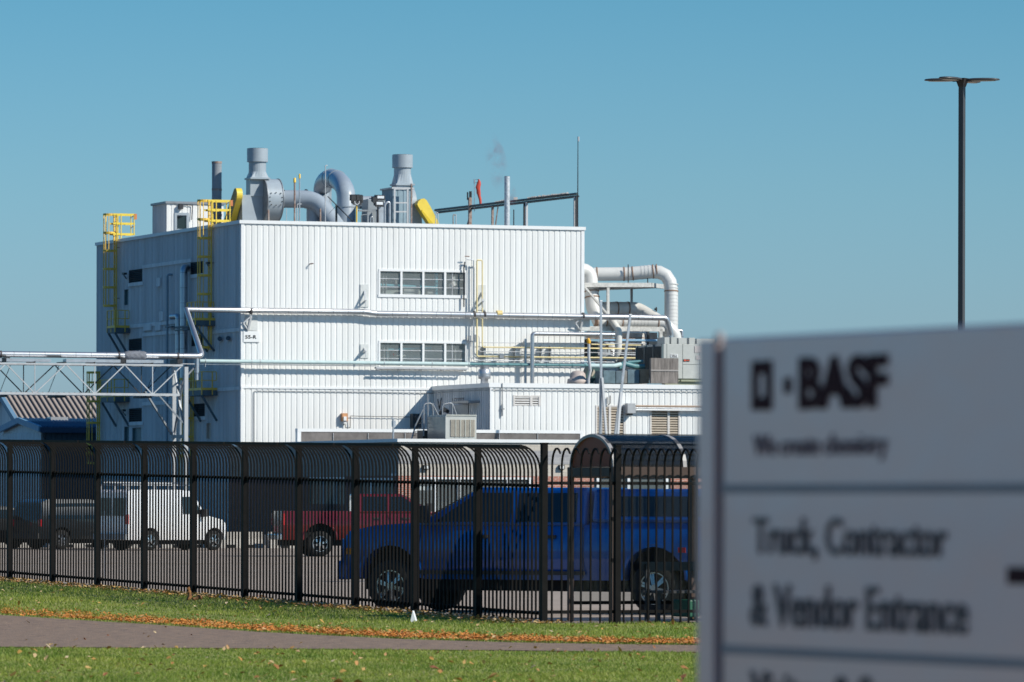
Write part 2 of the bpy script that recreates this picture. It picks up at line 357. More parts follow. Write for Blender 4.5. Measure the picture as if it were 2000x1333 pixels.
def window(o, fr, nm, parent, cols, muntins, extra=None, interior=True):
    s0, s1, z0, z1 = o; m = MB(); t = .07
    m.fbox(fr, s0-.05, s1+.05, -.10, .06, z0-.12, z0+.06); m.fbox(fr, s0-.02, s1+.02, -.1, .04, z1-.04, z1+.09)
    m.fbox(fr, s0-.04, s0+.08, -.1, .04, z0+.06, z1-.04); m.fbox(fr, s1-.08, s1+.04, -.1, .04, z0+.06, z1-.04)
    n = cols
    for i in range(1, n): x = s0+(s1-s0)*i/n+.03; m.fbox(fr, x-.065, x+.065, -.1, .03, z0+.06, z1-.04)
    w = m.build('window', trim, parent)
    if nm: w['label'] = nm
    m = MB()
    for i in range(1, muntins+1): zz = z0+(z1-z0)*i/(muntins+1); m.fbox(fr, s0+.08, s1-.08, -.09, -.05, zz-.02, zz+.025)
    for e in (extra or []): x = s0+(s1-s0)*e; m.fbox(fr, x-.02, x+.02, -.09, -.05, z0+.06, z1-.04)
    m.build('window_bars', white_steel, w)
    m = MB(); m.quad(fr.w(s0,-.075,z0), fr.w(s1,-.075,z0), fr.w(s1,-.075,z1), fr.w(s0,-.075,z1)); m.build('glass_pane', glass, w)
    return w
wa = window(W1, MF, 'upper window with a grey tank and valves behind its glass', bld, 4, 2, (.84,))
wb = window(W2, MF, 'lower window behind the mint pipe', bld, 4, 2, (.84,))
m = MB()                                           # rooms behind the windows
for o in (W1, W2):
    q = (o[0]-.3, o[1]+.3, o[2]-.5, o[3]+.5)
    for zz in (q[2], q[3]): m.quad(MF.w(q[0],-.12,zz), MF.w(q[1],-.12,zz), MF.w(q[1],-1.05,zz), MF.w(q[0],-1.05,zz))
    for ss in (q[0], q[1]): m.quad(MF.w(ss,-.12,q[2]), MF.w(ss,-.12,q[3]), MF.w(ss,-1.05,q[3]), MF.w(ss,-1.05,q[2]))
    m.quad(MF.w(q[0],-1.05,q[2]), MF.w(q[1],-1.05,q[2]), MF.w(q[1],-1.05,q[3]), MF.w(q[0],-1.05,q[3]))
m.build('interior', mat('room_grey', (.66,.68,.65), .8, col2=(.30,.34,.33), scale=.9), bld)
MI = FrN(MF, .45)
m = MB()
m.tube([MI.p(741,557,-.8), MI.p(853,563,-.8)], .1, 8); m.tube([MI.p(852,534,-.9), MI.p(852,577,-.9)], .12, 8)
m.tube([MI.p(758,683,-.8), MI.p(842,680,-.8)], .07, 8); m.tube([MI.p(756,682,-.8), MI.p(756,700,-.8)], .08, 8)
m.build('indoor_pipes', mat('blue_teal_pipe', (.12,.36,.42), .4), bld)
m = MB(); m.pbox(MI, 791, 556, 811, 562, -1.4, -.9); m.pbox(MI, 789, 562, 818, 577, -1.6, -.8); m.pbox(MI, 835, 565, 848, 578, -1.5, -1.0)
m.pbox(MI, 774, 688, 783, 696, -1.5, -1.4); m.pbox(MI, 784, 688, 793, 696, -1.5, -1.4)
m.tube([MI.p(882,541,-.7), MI.p(882,549,-.7)], .25, 10); m.tube([MI.p(880,552,-.7), MI.p(884,560,-.7)], .3, 7); m.tube([MI.p(905,566,-.5), MI.p(905,579,-.5)], .17, 10)
for x in (748, 754, 889): m.tube([MI.p(x,533,-.6), MI.p(x,576,-.6)], .035, 6)
for x in (750, 757, 889): m.tube([MI.p(x,672,-.6), MI.p(x,716,-.6)], .035, 6)
for x in (768, 773, 866): m.tube([MI.p(x,532,-1.1), MI.p(x,555,-1.1)], .05, 6)
m.pbox(MI, 806, 678, 820, 682, -1.2, -1.0); m.pbox(MI, 826, 678, 842, 682, -1.2, -1.0)
m.build('indoor_equipment', mat('indoor_equipment_grey', (.42,.42,.40), .5, var=.2), bld)
m = MB(); m.pbox(MI, 765, 692, 772, 693.4, -1.0, -.95); m.pbox(MI, 767.8, 689, 769.3, 696, -1.0, -.94); m.build('red_cross_mark', mat('red_mark', (.6,.08,.05), .6), bld)
for o in ops[:6]:                                 # dark louvres
    m = MB(); reveal(m, LF, o, .3); m.build('louvre', void, bld) if False else None
    s0, s1, z0, z1 = o; m2 = MB(); reveal(m2, LF, o, .3)
    lo = m2.build('louvre', mat('louvre_recess', (.015,.02,.025), .8), bld); m = MB(); n = 7
    for i in range(n):
        zz = z0+(z1-z0)*(i+.5)/n; m.hexa([LF.w(s0,-.12,zz+.03),LF.w(s1,-.12,zz+.03),LF.w(s1,0,zz-.05),LF.w(s0,0,zz-.05),LF.w(s0,-.12,zz+.05),LF.w(s1,-.12,zz+.05),LF.w(s1,0,zz-.03),LF.w(s0,0,zz-.03)])
    m.build('louvre_blades', mat('louvre_dark', (.03,.045,.055), .6), lo)
for i, o in enumerate(ops[6:]):
    m = MB(); reveal(m, LF, o, .15); m.build('door' if i in (0,1,2,3) else 'door', mat('door_blue_grey', (.10,.18,.20), .5) if i != 3 else mat('pale_door_pane', (.55,.47,.40), .5), bld)  # last door gets a pale beige pane
m = MB()
for q in ((305,543,312,560), (311,609,318,627), (280,634,294,646), (302,636,313,646)): m.pbox(LF, *q, 0, .12)
m.build('wall_box', white_v, bld)
m = MB(); m.tube([LF.p(429,662,.0), LF.p(429,662,.25)], .14, 8); m.tube([LF.p(445.5,661,.0), LF.p(445.5,661,.25)], .14, 8); m.build('wall_vent', mat('vent_dark', (.03,.08,.12), .5), bld)
m = MB()
for px, py in ((241,536), (404,515), (239,803)): m.beam(LF.p(px+6,py+9,.0), LF.p(px+1,py+2,.35), .05); m.pbox(LF, px-3, py-3, px+1, py+1, .22, .42)
m.build('wall_lamp', darkmetal, bld)
m = MB(); m.pbox(MF, 475.5, 647, 507, 668.5, .0, .07); pl = m.build('number_plate', trim, bld)
text('plate_text', '55-R', MF, 479.2, 655, 501, 662, .085, black, pl, bold=.014)
# little things on the front wall
m = MB(); m.tube([MF.p(605,516,0), MF.p(608,515.5,.25), MF.p(612.5,515,.3)], .035, 6); tag(m.build('wall_stub_pipe', rust), 'short dark pipe stub poking out high on the plain part of the white front wall', 'pipe')
# ------------------------------------------------------------------ annex B (right, lower) 
cB, LB = corner(MF, 845.5, 957); BF = Fr(cB, U, N); BL = Fr(cB, V, -U)
sB = BF.s(1480); ZB = BF.z(957, 750, 0)
anx = thing('corrugated_annex', 'lower white corrugated annex with tan louvres joined to the right of the tall building', 'building', tuple(BF.w(sB/2, -5, 0)))
B1 = popen(BF, 1004, 774.5, 1053, 793); B2 = popen(BF, 1165, 794, 1219, 862); B3 = popen(BF, 1271, 800, 1326, 862)
m = MB(); wall(m, BF, .04, sB, 0, ZB-.2, (B1, B2, B3)); m.build('front_wall', white_u, anx)
m = MB(); wall(m, BL, .04, LB-.05, 0, ZB-.2, per=PERV, dep=.13); m.build('side_wall', white_v, anx)
m = MB(); m.fbox(BF, -.08, sB, -.3, .07, ZB-.2, ZB+.05); m.fbox(BL, .3, LB, -.3, .07, ZB-.2, ZB+.05); m.build('parapet_cap', trim, anx)
m = MB(); m.fbox(BF, .3, sB, -LB, -.3, ZB-.4, ZB-.15); m.build('roof', roof_m, anx)
m = MB(); m.fbox(BF, 0, .16, -.1, .03, 0, ZB-.2); m.pbox(BF, 957, 846, 1141, 858, 0, .05); m.build('wall_trim', trim, anx)
def louvre(fr, o, parent, n, split=None, mt=tan, lab=None):
    s0, s1, z0, z1 = o; m = MB(); reveal(m, fr, o, .2); lo = m.build('louvre', mat('louvre_back', (.12,.09,.07), .8), parent)
    if lab: lo['label'] = lab
    m = MB()
    for i in range(n):
        zz = z0+(z1-z0)*(i+.5)/n; h = (z1-z0)/n
        m.hexa([fr.w(s0,-.15,zz+h*.30),fr.w(s1,-.15,zz+h*.30),fr.w(s1,.0,zz-h*.38),fr.w(s0,.0,zz-h*.38),fr.w(s0,-.15,zz+h*.42),fr.w(s1,-.15,zz+h*.42),fr.w(s1,.0,zz+.12*h),fr.w(s0,.0,zz+.12*h)])
    m.build('louvre_blades', mt, lo)
    m = MB()
    for a, b in ((s0-.06, s0+.04), (s1-.04, s1+.06)): m.fbox(fr, a, b, -.1, .035, z0, z1)
    m.fbox(fr, s0-.06, s1+.06, -.1, .03, z1-.03, z1+.06)
    if split: x = s0+(s1-s0)*split; m.fbox(fr, x-.07, x+.07, -.1, .032, z0, z1-.03)
    m.build('louvre_frame', mat('louvre_frame_paint', (.68,.64,.60), .5), lo)
louvre(BF, B1, anx, 4, .68, mat('white_louvre', (.74,.71,.68), .5), 'small white louvre high on the annex wall'); louvre(BF, B2, anx, 13, .48); louvre(BF, B3, anx, 13, .63)
m = MB(); m.pbox(BL, 886, 791, 914, 838, 0, .04); m.build('door', mat('grey_door', (.30,.33,.35), .5), anx)
m = MB(); m.pbox(BL, 883, 783.5, 915, 788, 0, .7); m.build('door_awning', greymetal, anx)
# ------------------------------------------------------------------ screen wall C on the low roof
cC = MF.w(0, 12.0, 0); CF = Fr(cC, U, N); sc0 = CF.s(581); sc1 = CF.s(1138)
scr = thing('roof_screen', 'long low grey panel screen with white coping on the flat roof', 'screen wall', tuple(CF.w((sc0+sc1)/2, -.2, 4.9)))
zc0 = CF.z(860, 839.3); zc1 = CF.z(860, 845.5)
m = MB(); m.fbox(CF, sc0, sc1, -.38, .04, zc1, zc0); m.fbox(CF, sc0, sc0+.22, -.36, .03, 4.6, zc1); m.fbox(CF, sc1-.15, sc1, -.36, .03, 4.6, zc1); m.build('coping', trim, scr)
m = MB(); m.fbox(CF, sc0+.22, sc1-.15, -.35, 0, 4.6, zc1); m.build('screen_panel', mat('screen_grey_brown', (.20,.18,.17), .8, var=.2, scale=1.5), scr)
m = MB()
for px in (651, 719, 791, 975, 1050): m.tube([CF.p(px, 846, .04), CF.p(px, 861, .04)], .02, 6)
m.build('screen_rod', white_steel, scr)
# ------------------------------------------------------------------ low brick building D
DO = 33.0; cD = None
_s = MF.s(779, DO); cD = MF.w(_s, DO, 0); DF = Fr(cD, U, N); DL = Fr(cD, V, -U)
sD = DF.s(1480); lD = DO-2.0
ZD = DF.z(779, 857.3)
low = thing('brick_building', 'low flat roofed building of block and red brick behind the fence', 'building', tuple(DF.w(sD/2, -lD/2, 0)))
zt = DF.z(900, 868); zb1 = DF.z(900, 880); zb2 = DF.z(900, 906); zb3 = DF.z(900, 930)
DW = [popen(DF, *q) for q in ((818,934,1041,1004), (1160,930,1310,1004))]
SW = [popen(DL, *q) for q in ((702,936,768,985), (604,934,676,985))]; SW = [(min(a,b),max(a,b),c,d) for a,b,c,d in SW]
def flatwall(m, fr, s0, s1, z0, z1, op=(), out=0):
    xs = sorted({s0, s1, *[min(max(v, s0), s1) for o in op for v in o[:2]]})
    for a, b in zip(xs, xs[1:]):
        mid = (a+b)/2; zs = [(z0, z1)]
        for o in op:
            if o[0] < mid < o[1]: zs = [q for lo, hi in zs for q in ((lo, min(hi, o[2])), (max(lo, o[3]), hi)) if q[1]-q[0] > 1e-3]
        for lo, hi in zs: m.quad(fr.w(a,out,lo), fr.w(b,out,lo), fr.w(b,out,hi), fr.w(a,out,hi))
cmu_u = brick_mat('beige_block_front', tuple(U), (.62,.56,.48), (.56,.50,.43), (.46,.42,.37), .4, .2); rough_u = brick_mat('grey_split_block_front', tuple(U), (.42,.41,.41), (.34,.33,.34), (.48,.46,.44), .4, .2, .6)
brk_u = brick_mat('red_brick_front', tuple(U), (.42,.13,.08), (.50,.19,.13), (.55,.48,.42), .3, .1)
cmu_v = brick_mat('beige_block_shaded', tuple(V), (.42,.38,.33), (.38,.34,.30), (.3,.28,.25), .4, .2); brk_v = brick_mat('red_brick_shaded', tuple(V), (.22,.09,.07), (.26,.10,.08), (.25,.21,.2), .3, .1)  # darker copies for the side wall, its shade put into the colours
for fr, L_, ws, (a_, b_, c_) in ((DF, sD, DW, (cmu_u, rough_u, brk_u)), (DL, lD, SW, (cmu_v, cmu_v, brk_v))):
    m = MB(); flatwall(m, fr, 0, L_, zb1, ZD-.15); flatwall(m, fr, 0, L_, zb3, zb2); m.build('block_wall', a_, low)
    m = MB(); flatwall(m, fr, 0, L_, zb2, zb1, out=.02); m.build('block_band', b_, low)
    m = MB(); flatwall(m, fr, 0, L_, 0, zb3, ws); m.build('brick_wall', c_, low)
m = MB(); m.fbox(DF, -.1, sD, -.4, .1, ZD-.17, ZD); m.fbox(DL, .4, lD, -.4, .1, ZD-.17, ZD); m.build('parapet_cap', trim, low)
m = MB(); m.fbox(DF, .4, sD, -lD, -.4, ZD-.5, ZD-.3); m.build('roof', roof_m, low)
for o, fr, vs in ((DW[0], DF, (.15,.35,.78,.97)), (DW[1], DF, (.05,.45,.95)), (SW[0], DL, (.3,.65)), (SW[1], DL, (.3,.65))):
    m = MB(); reveal(m, fr, o, 1.2 if fr is DF else .5); wi = m.build('window', mat('dark_room', (.03,.035,.04), .8) if fr is DF else mat('tan_blind', (.34,.29,.22), .8), low)
    s0, s1, z0, z1 = o; m = MB(); m.fbox(fr, s0, s1, -.1, .03, z1-.08, z1+.05)
    for v in vs: x = s0+(s1-s0)*v; m.fbox(fr, x-.07, x+.07, -.1, .03, z0, z1-.08)
    m.build('window_frame', trim, wi)
    m = MB(); m.quad(fr.w(s0,-.08,z0), fr.w(s1,-.08,z0), fr.w(s1,-.08,z1), fr.w(s0,-.08,z1)); m.build('glass_pane', glass, wi)
m = MB(); m.pbox(DF, 818, 950, 843, 958, -.4, -.35); m.build('notice_board', trim, low)
m = MB(); m.pbox(DF, 1230, 938, 1285, 990, -1.0, -.9); m.build('window_blind', mat('pale_blind', (.42,.45,.36), .8), low)
for px, py, lb in ((833,913,'round wall lamp above the dark windows'), (1098,913,'square white wall lamp above the red brick')):
    m = MB(); m.pbox(DF, px-5, py-4.5, px+5, py+4.5, 0, .18); w = m.build('wall_lamp', darkmetal, low); w['label'] = lb
    m = MB(); m.pbox(DF, px-3.6, py-3, px+3.6, py+3, .18, .22); m.build('lamp_lens', mat('lamp_lens', (.8,.8,.78), .3), w)
m = MB(); m.pbox(DL, 0+762, 925, 768, 930, 0, .15); w = m.build('wall_lamp', trim, low)
# ------------------------------------------------------------------ far left sheds
gE = at(0, 770, 430)
rib = mat('tan_standing_seam', (.42,.35,.30), .6, var=.05)
EF = Fr(at(28, 830, 400), U, N)
she = thing('tan_roof_shed', 'far shed with a long tan standing seam roof behind the pipe bridge', 'building', tuple(EF.w(0,0,0)))
ea = [EF.p(-2, 780, 0)]; zr_ = EF.z(100, 769, -5.2); ze = EF.z(28, 829, 0)
s0e = EF.s(37, 0, 829); s1e = EF.s(225, 0, 829)
m = MB(); slab = [EF.w(s0e,0,ze), EF.w(s1e,0,ze), EF.w(s1e,-5.2,zr_), EF.w(s0e,-5.2,zr_)]
m.hexa([*[p-Vector((0,0,.15)) for p in slab], *slab])
m.build('roof', rib, she)
m = MB(); m2 = MB(); n = 18
for i in range(n+1):
    s = s0e+(s1e-s0e)*i/n; m.beam(EF.w(s,.05,ze+.07), EF.w(s,-5.2,zr_+.07), .07, .10)
m.build('roof_seams', mat('seam_dark', (.13,.11,.10), .6), she)
m = MB(); wall(m, EF, s0e+.3, s1e-.3, 0, ze-.1, out=-.3); m.build('wall', white_u, she)
G = Fr(EF.w(s0e+.3,-.3,0), V, -U); m = MB()
m.prism([G.w(0,0,0), G.w(9.8,0,0), G.w(9.8,0,ze), G.w(4.9,0,zr_-.1), G.w(0,0,ze)], U*.2); wall(m, G, 0, 9.8, 0, ze, out=.08); m.build('gable_wall', white_v, she)
m = MB(); m.beam(EF.w(s0e-.1,.1,ze), EF.w(s0e-.1,-5.2,zr_), .3, .4); m.beam(EF.w(s0e-.1,-10.4,ze), EF.w(s0e-.1,-5.2,zr_), .3, .4); m.build('verge_trim', mat('blue_verge', (.15,.27,.38), .5), she)
m = MB(); m.hexa([*[p-Vector((0,0,.15)) for p in (EF.w(s0e,-10.4,ze), EF.w(s1e,-10.4,ze), EF.w(s1e,-5.2,zr_), EF.w(s0e,-5.2,zr_))], EF.w(s0e,-10.4,ze), EF.w(s1e,-10.4,ze), EF.w(s1e,-5.2,zr_), EF.w(s0e,-5.2,zr_)]); m.build('rear_roof', rib, she)
# blue roofed shed
blue_roof = mat('blue_roof_metal', (.025,.10,.21), .45, var=.1)
FF = Fr(at(85, 838, 372), U, N)
shf = thing('blue_roof_shed', 'low shed with a blue metal roof and gable beside the tall building', 'building', tuple(FF.w(0,0,0)))
ze = FF.z(85, 835, 0); s0f = FF.s(85, 0, 838); s1f = FF.s(260, 0, 838); G = Fr(FF.w(s0f,-.3,0), V, -U); hw = 5.2; zr_ = ze+.62
m = MB()
for a, b in ((0, -hw), (-2*hw, -hw)):
    sl_ = [FF.w(s0f-.3,a*1.0+(.2 if a == 0 else -.2),ze), FF.w(s1f,a*1.0+(.2 if a == 0 else -.2),ze), FF.w(s1f,b,zr_), FF.w(s0f-.3,b,zr_)]
    m.hexa([*[p-Vector((0,0,.12)) for p in sl_], *sl_])
for i in range(28): s = s0f+(s1f-s0f)*i/28; m.beam(FF.w(s,.2,ze+.04), FF.w(s,-hw,zr_+.04), .06, .08)
m.build('roof', blue_roof, shf)
m = MB(); wall(m, FF, s0f, s1f, 0, ze-.1, out=-.3); m.build('wall', mat('dark_blue_wall', (.05,.08,.11), .7), shf)
m = MB(); m.prism([G.w(0,0,0), G.w(2*hw-.4,0,0), G.w(2*hw-.4,0,ze-.1), G.w(hw-.2,0,zr_-.1), G.w(0,0,ze-.1)], U*.2); wall(m, G, 0, 2*hw-.5, 0, ze-.3, out=.08); m.build('gable_wall', white_v, shf)
m = MB(); m.beam(FF.w(s0f-.3,.25,ze-.1), FF.w(s0f-.3,-hw,zr_-.1), .2, .38); m.beam(FF.w(s0f-.3,-2*hw-.2,ze-.1), FF.w(s0f-.3,-hw,zr_-.1), .2, .38); m.build('verge_trim', mat('blue_verge2', (.16,.34,.50), .5), shf)
m = MB(); m.fbox(FF, s0f-.3, s1f, .2, .35, ze-.35, ze); m.build('gutter', mat('navy_gutter', (.02,.05,.10), .5), shf)
m = MB(); m.fbox(FF, FF.s(131), FF.s(165), -5, -4, zr_-.2, FF.z(148, 815, -4)); tag(m.build('roof_hood', mat('roof_hood_metal', (.6,.6,.6), .3, metal=.5)), 'small shiny box hood on the ridge of the blue roof', 'roof vent')
# ------------------------------------------------------------------ rooftop
def rp(px, py, w): return MF.p(px, py, -w)
def rz(p, z=None): return Vector((p.x, p.y, ZR if z is None else z))
# penthouse
P0 = Vector((0,0,0)); _b = 3.0
A_, B_ = unpix(325.5, 450); o_ = K+U*_b
a_ = (A_*o_.y-o_.x)/(V.x-A_*V.y); cP = K+U*_b+V*a_
PF = Fr(cP, U, N); PL = Fr(cP, V, -U); zp = PF.z(325.5, 393.5)
lp = abs(PL.s(297)); sp_ = PF.s(436)
pen = thing('roof_penthouse', 'small white ribbed penthouse with a doorway on the roof behind the yellow rails', 'roof structure', tuple(PF.w(1,-1,ZR)))
do = popen(PF, 341, 416, 368, 470)
m = MB(); wall(m, PF, 0, sp_, ZR, zp-.12, (do,)); m.build('front_wall', white_u, pen)
m = MB(); wall(m, PL, 0, lp, ZR, zp-.12, per=PERV, dep=.13); m.build('side_wall', white_v, pen)
m = MB(); m.fbox(PF, -.1, sp_+.1, -lp-.1, .1, zp-.14, zp); m.build('roof', greymetal, pen)
m = MB(); s0, s1, z0, z1 = do; m.fbox(PF, s0-.02, s0+.14, -.1, .06, ZR, z1); m.fbox(PF, s1-.14, s1+.02, -.1, .06, ZR, z1); m.fbox(PF, s0+.14, s1-.14, -.1, .06, z1-.16, z1)
m.fbox(PF, s0+.14, s1-.14, -.12, -.06, ZR, z1-.16); dd = m.build('door', pale, pen)
m = MB(); m.pbox(PF, 345.5, 423, 363, 447, -.06, -.04); m.build('door_glass', darkglass, dd)
m = MB(); m.pbox(PF, 350.5, 399, 358, 408.5, 0, .3); m.tube([PF.p(358,402,.1), PF.p(366,400.5,.1), PF.p(376,402,.1), PF.p(374,430,.1)], .025, 6); m.build('door_lamp', darkmetal, pen)
# grey stack with rusty flanges
def stack(name, label, px0, px1, ytop, w, mt, flange=None, n=20, extra=None):
    pc = (px0+px1)/2; p = rp(pc, ytop, w); r = (px1-px0)/2/F*p.y; t = thing(name, label, 'stack', tuple(rz(p)))
    m = MB(); m.tube([rz(p), p], r, n); m.build('pipe', mt, t)
    if flange:
        m = MB()
        for y in flange: q = rp(pc, y, w); m.tube([q-Vector((0,0,.06)), q+Vector((0,0,.06))], r*1.06, n)
        m.build('flange', rust, t)
    m = MB(); m.tube([p+Vector((0,0,.002)), p+Vector((0,0,.012))], r*.86, n); m.build('stack_mouth', void, t)
    return t
stack('grey_stack', 'thin grey stack with rusty flanges standing behind the yellow cage rails', 414, 433, 317.5, 9, mat('weathered_grey', (.30,.33,.36), .6, var=.15, streak=True, rings=((0,0,1), .45, .04, .3)), (371, 317.8, 421))
stack('silver_stack', 'slender shiny silver stack letting out a wisp of vapour', 985, 996, 345, 3, mat('mottled_silver', (.80,.80,.80), .4, metal=.3, col2=(.35,.40,.45), scale=7))
# fans
def fan(px, w, cap, neck, sq, label):
    (cx0, cx1, cy0, cy1), (nx0, nx1, ny1), (qx0, qx1, qy) = cap, neck, sq
    c = (cx0+cx1)/2; p = rp(c, cy0, w); k = p.y/F
    t = thing('roof_fan', label, 'exhaust fan', tuple(rz(p)), group='large grey exhaust fans on the roof')
    z = lambda y: p.z-(y-cy0)*k
    ring = lambda r, zz, pw=0: [p+U*(math.cos(a)*r)+V*(math.sin(a)*r)+Vector((0,0,zz-p.z)) for a in (2*math.pi*i/24 for i in range(24))]
    rc = (cx1-cx0)/2*k
    m = MB(); m.tube([p-Vector((0,0,p.z-z(cy1))), p], rc, 28); m.build('stack_cap', pale, t)
    m = MB(); m.tube([p+Vector((0,0,.002)), p+Vector((0,0,.015))], rc*.9, 24); m.build('stack_mouth', void, t)
    rn = (nx1-nx0)/2*k; hq = (qx1-qx0)/2*k/1.18
    sqr = []
    for i in range(24):
        a = 2*math.pi*i/24; ca, sa = math.cos(a), math.sin(a); s = hq/max(abs(ca), abs(sa)); sqr.append(p+U*(ca*s)+V*(sa*s)+Vector((0,0,z(qy)-p.z)))
    m = MB(); m.loft([sqr, ring(rn, z(ny1)), ring(rn, z(cy1)+.02)], smooth=False)
    m.fbox(Fr(p-Vector((0,0,0)), U, N), -hq-.08, hq+.08, -hq-.08, hq+.08, z(qy)-.1, z(qy)); m.build('stack_neck', pale, t)
    return t, p, z, hq, k
f1, p1, z1_, hq1, k1 = fan(503, 7, (482.3,523.4,290.7,317), (486,520,336), (483,524.5,348), 'grey exhaust fan with a round scroll casing beside the rounded yellow belt guard')
fr1 = Fr(p1, U, N)
m = MB(); m.fbox(fr1, -hq1, hq1*.9, -hq1, hq1*.6, z1_(384), z1_(350)); m.fbox(fr1, -hq1, hq1*.5, -hq1, hq1*.4, ZR+.3, z1_(384)); m.build('outlet_box', pale, f1)
hc = rp(527, 391, 7.0); r1 = 41/F*hc.y
m = MB(); m.disc(hc, U, r1, .95, 40); m.build('scroll_casing', pale, f1)
m = MB(); m.disc(hc+U*.49, U, r1+.04, .05, 40); m.disc(hc-U*.49, U, r1+.04, .05, 40); 
for a in (0,1): m.disc(hc+U*(.55+.1*a), U, .58, .1, 24)
m.build('casing_flange', greymetal, f1)
m = MB(); hz = hc+N*(r1+.005)
for dx, dz in ((-.3,.35),(0,.38),(.3,.35),(-.38,.1),(.38,.1),(-.38,-.15),(.38,-.15),(-.3,-.35),(0,-.38),(.3,-.35)): m.disc(hz+U*dx+Vector((0,0,dz)), N, .035, .05, 6)
m.build('bolts', darkmetal, f1)
m = MB(); a = rp(472.5, 380, 6.2); b_ = rp(500, 380, 6.2)
m.prism([rz(rp(474,432,6.2)), rz(rp(509,432,6.2)), rp(497,412,6.2), rp(489.5,381,6.2), rp(472.5,381,6.2)], V*1.3); m.build('pedestal', pale, f1)
def guard(parent, pts, y0, w, thick, mt, dark):
    m = MB(); m.prism([rp(x, y, w) for x, y in pts], V*thick); return m
# belt guard of fan 1: a long rounded box leaning down to the left
gd = thing('belt_guard', 'yellow rounded belt guard leaning beside the left roof fan', 'belt guard', tuple(rz(rp(460, 400, 6.0))), group='yellow belt guards of the roof fans')
gc = rp(464.5, 381, 6.2); lo_ = rp(459, 428, 6.2); r = 11.5/F*gc.y
def capsule(c0, c1, r0, r1_, ax, ex, n=12):
    d = (Vector(c0)-Vector(c1)); up = d.normalized(); side = up.cross(Vector(ax)).normalized(); pts = []
    for i in range(n+1): a = math.pi*i/n; pts.append(Vector(c0)+side*math.cos(a)*r0+up*math.sin(a)*r0)
    for i in range(n+1): a = math.pi+math.pi*i/n; pts.append(Vector(c1)+side*math.cos(a)*r1_+up*math.sin(a)*r1_)
    return pts
gx = V*.94-U*.0
c0 = gc+U*0; c1 = Vector((0,0,0))+gc-Vector((0,0,1.75))+V*1.9
m = MB(); m.prism(capsule(c0-U*.17, c1-U*.17, .40, .50, U, V), U*.36); m.build('guard_case', yellow2, gd)
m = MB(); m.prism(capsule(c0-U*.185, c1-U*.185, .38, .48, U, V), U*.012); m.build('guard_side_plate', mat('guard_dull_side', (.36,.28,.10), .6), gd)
# fan 2
f2, p2, z2_, hq2, k2 = fan(786, 7, (765.8,806.3,303,328.3), (769.5,803,341), (766.5,806,360), 'grey exhaust fan with a ribbed cabinet in front, near the slanting yellow guard')
fr2 = Fr(p2, U, N)
m = MB(); m.fbox(fr2, -hq2, hq2, -hq2, hq2*.9, ZR+.2, z2_(361)); m.build('outlet_box', pale, f2)
hc2 = rp(789, 402, 7.6); m = MB(); m.disc(hc2, U, 1.15, .9, 36); m.build('scroll_casing', pale, f2)
m = MB(); m.prism([rz(rp(802,436,6.6)), rz(rp(826,436,6.6)), rp(822,399,6.6), rp(806,397,6.6)], V*1.2); m.build('pedestal', pale, f2)
gd2 = thing('belt_guard', 'bright yellow slanting belt guard right of the middle roof fan', 'belt guard', tuple(rz(rp(838, 420, 6.0))), group='yellow belt guards of the roof fans')
pts = [(815,400),(817,394),(822,389.5),(828,388),(833,391),(838,399),(846,414),(858,437.5),(838,437.5),(823,414)]
m = MB(); m.prism([rp(x, y, 5.7) for x, y in pts], V*.55); m.build('guard_case', yellow2, gd2)
m = MB(); m.prism([rp(x, y, 5.69) for x, y in ((838,437),(823,414),(824,410),(846,437))], N*.03); m.build('guard_fold', mat('guard_fold', (.70,.50,.02), .5), gd2)
# ribbed cabinet in front of fan 2
cab = thing('ribbed_cabinet', 'blue grey ribbed cabinet with a white ladder frame before the middle fan', 'cabinet', tuple(rz(rp(775, 430, 4))))
CX = Fr(rp(767.5, 400, 5.0), U, N); CXL = Fr(rp(767.5, 400, 5.0), V, -U); zc = CX.z(767, 366)
s1 = CX.s(804); l1 = 2.1
m = MB(); wall(m, CX, 0, s1, ZR, zc-.1); wall(m, CXL, 0, l1, ZR, zc-.1); m.build('cabinet_case', mat('blue_grey_cladding', (.26,.36,.42), .5), cab)
m = MB(); m.fbox(CX, -.1, s1+.1, -l1-.1, .1, zc-.1, zc); m.build('cabinet_top', white_steel, cab)
m = MB()
for px in (770.5, 796): m.beam(rz(rp(px, 430, 4.5)), rp(px, 369, 4.5), .10)
for y in (369.5, 396.5, 414): m.beam(rp(770, y, 4.5), rp(797, y, 4.5), .08)
m.build('ladder_frame', white_steel, cab)
# ducts on the roof
dk = mat('pale_duct', (.34,.39,.44), .35, var=.05, coat=.1)
dct = thing('roof_duct', 'fat grey duct running right from the scroll fan and bending down to the roof', 'duct', tuple(rz(rp(600, 400, 6))), group='fat grey roof ducts')
r = 17/F*350
path = fillet([rp(546, 389, 7), rp(618, 389.5, 6.2), rp(662, 450, 5.0)], 1.6, 8)
m = MB(); m.tube(path, r, 24); m.build('pipe', dk, dct)
m = MB()
for px in (549, 552, 597.5): q = rp(px, 389, 7); m.disc(q, U, r+.05, .08, 28)
m.build('duct_flange', darkmetal, dct)
dct = thing('roof_duct', 'fat grey hoop shaped duct arching high over the roof', 'duct', tuple(rz(rp(650, 400, 8))), group='fat grey roof ducts')
m = MB(); r = 18/F*350
q0 = rp(630, 440, 16.5); q1 = rp(630, 372, 16.5); q3 = rp(676, 385, 5.8); q4 = rz(rp(676, 432, 5.8)); top = rp(655, 352, 10)
path = [rz(q0), q1]
for i in range(1, 12):
    a = math.pi*i/12; b_ = q1.lerp(q3, (1-math.cos(a))/2); path.append(Vector((b_.x, b_.y, q1.z*(1-(1-math.cos(a))/2)+q3.z*(1-math.cos(a))/2+math.sin(a)*.92)))
path += [q3, q4]
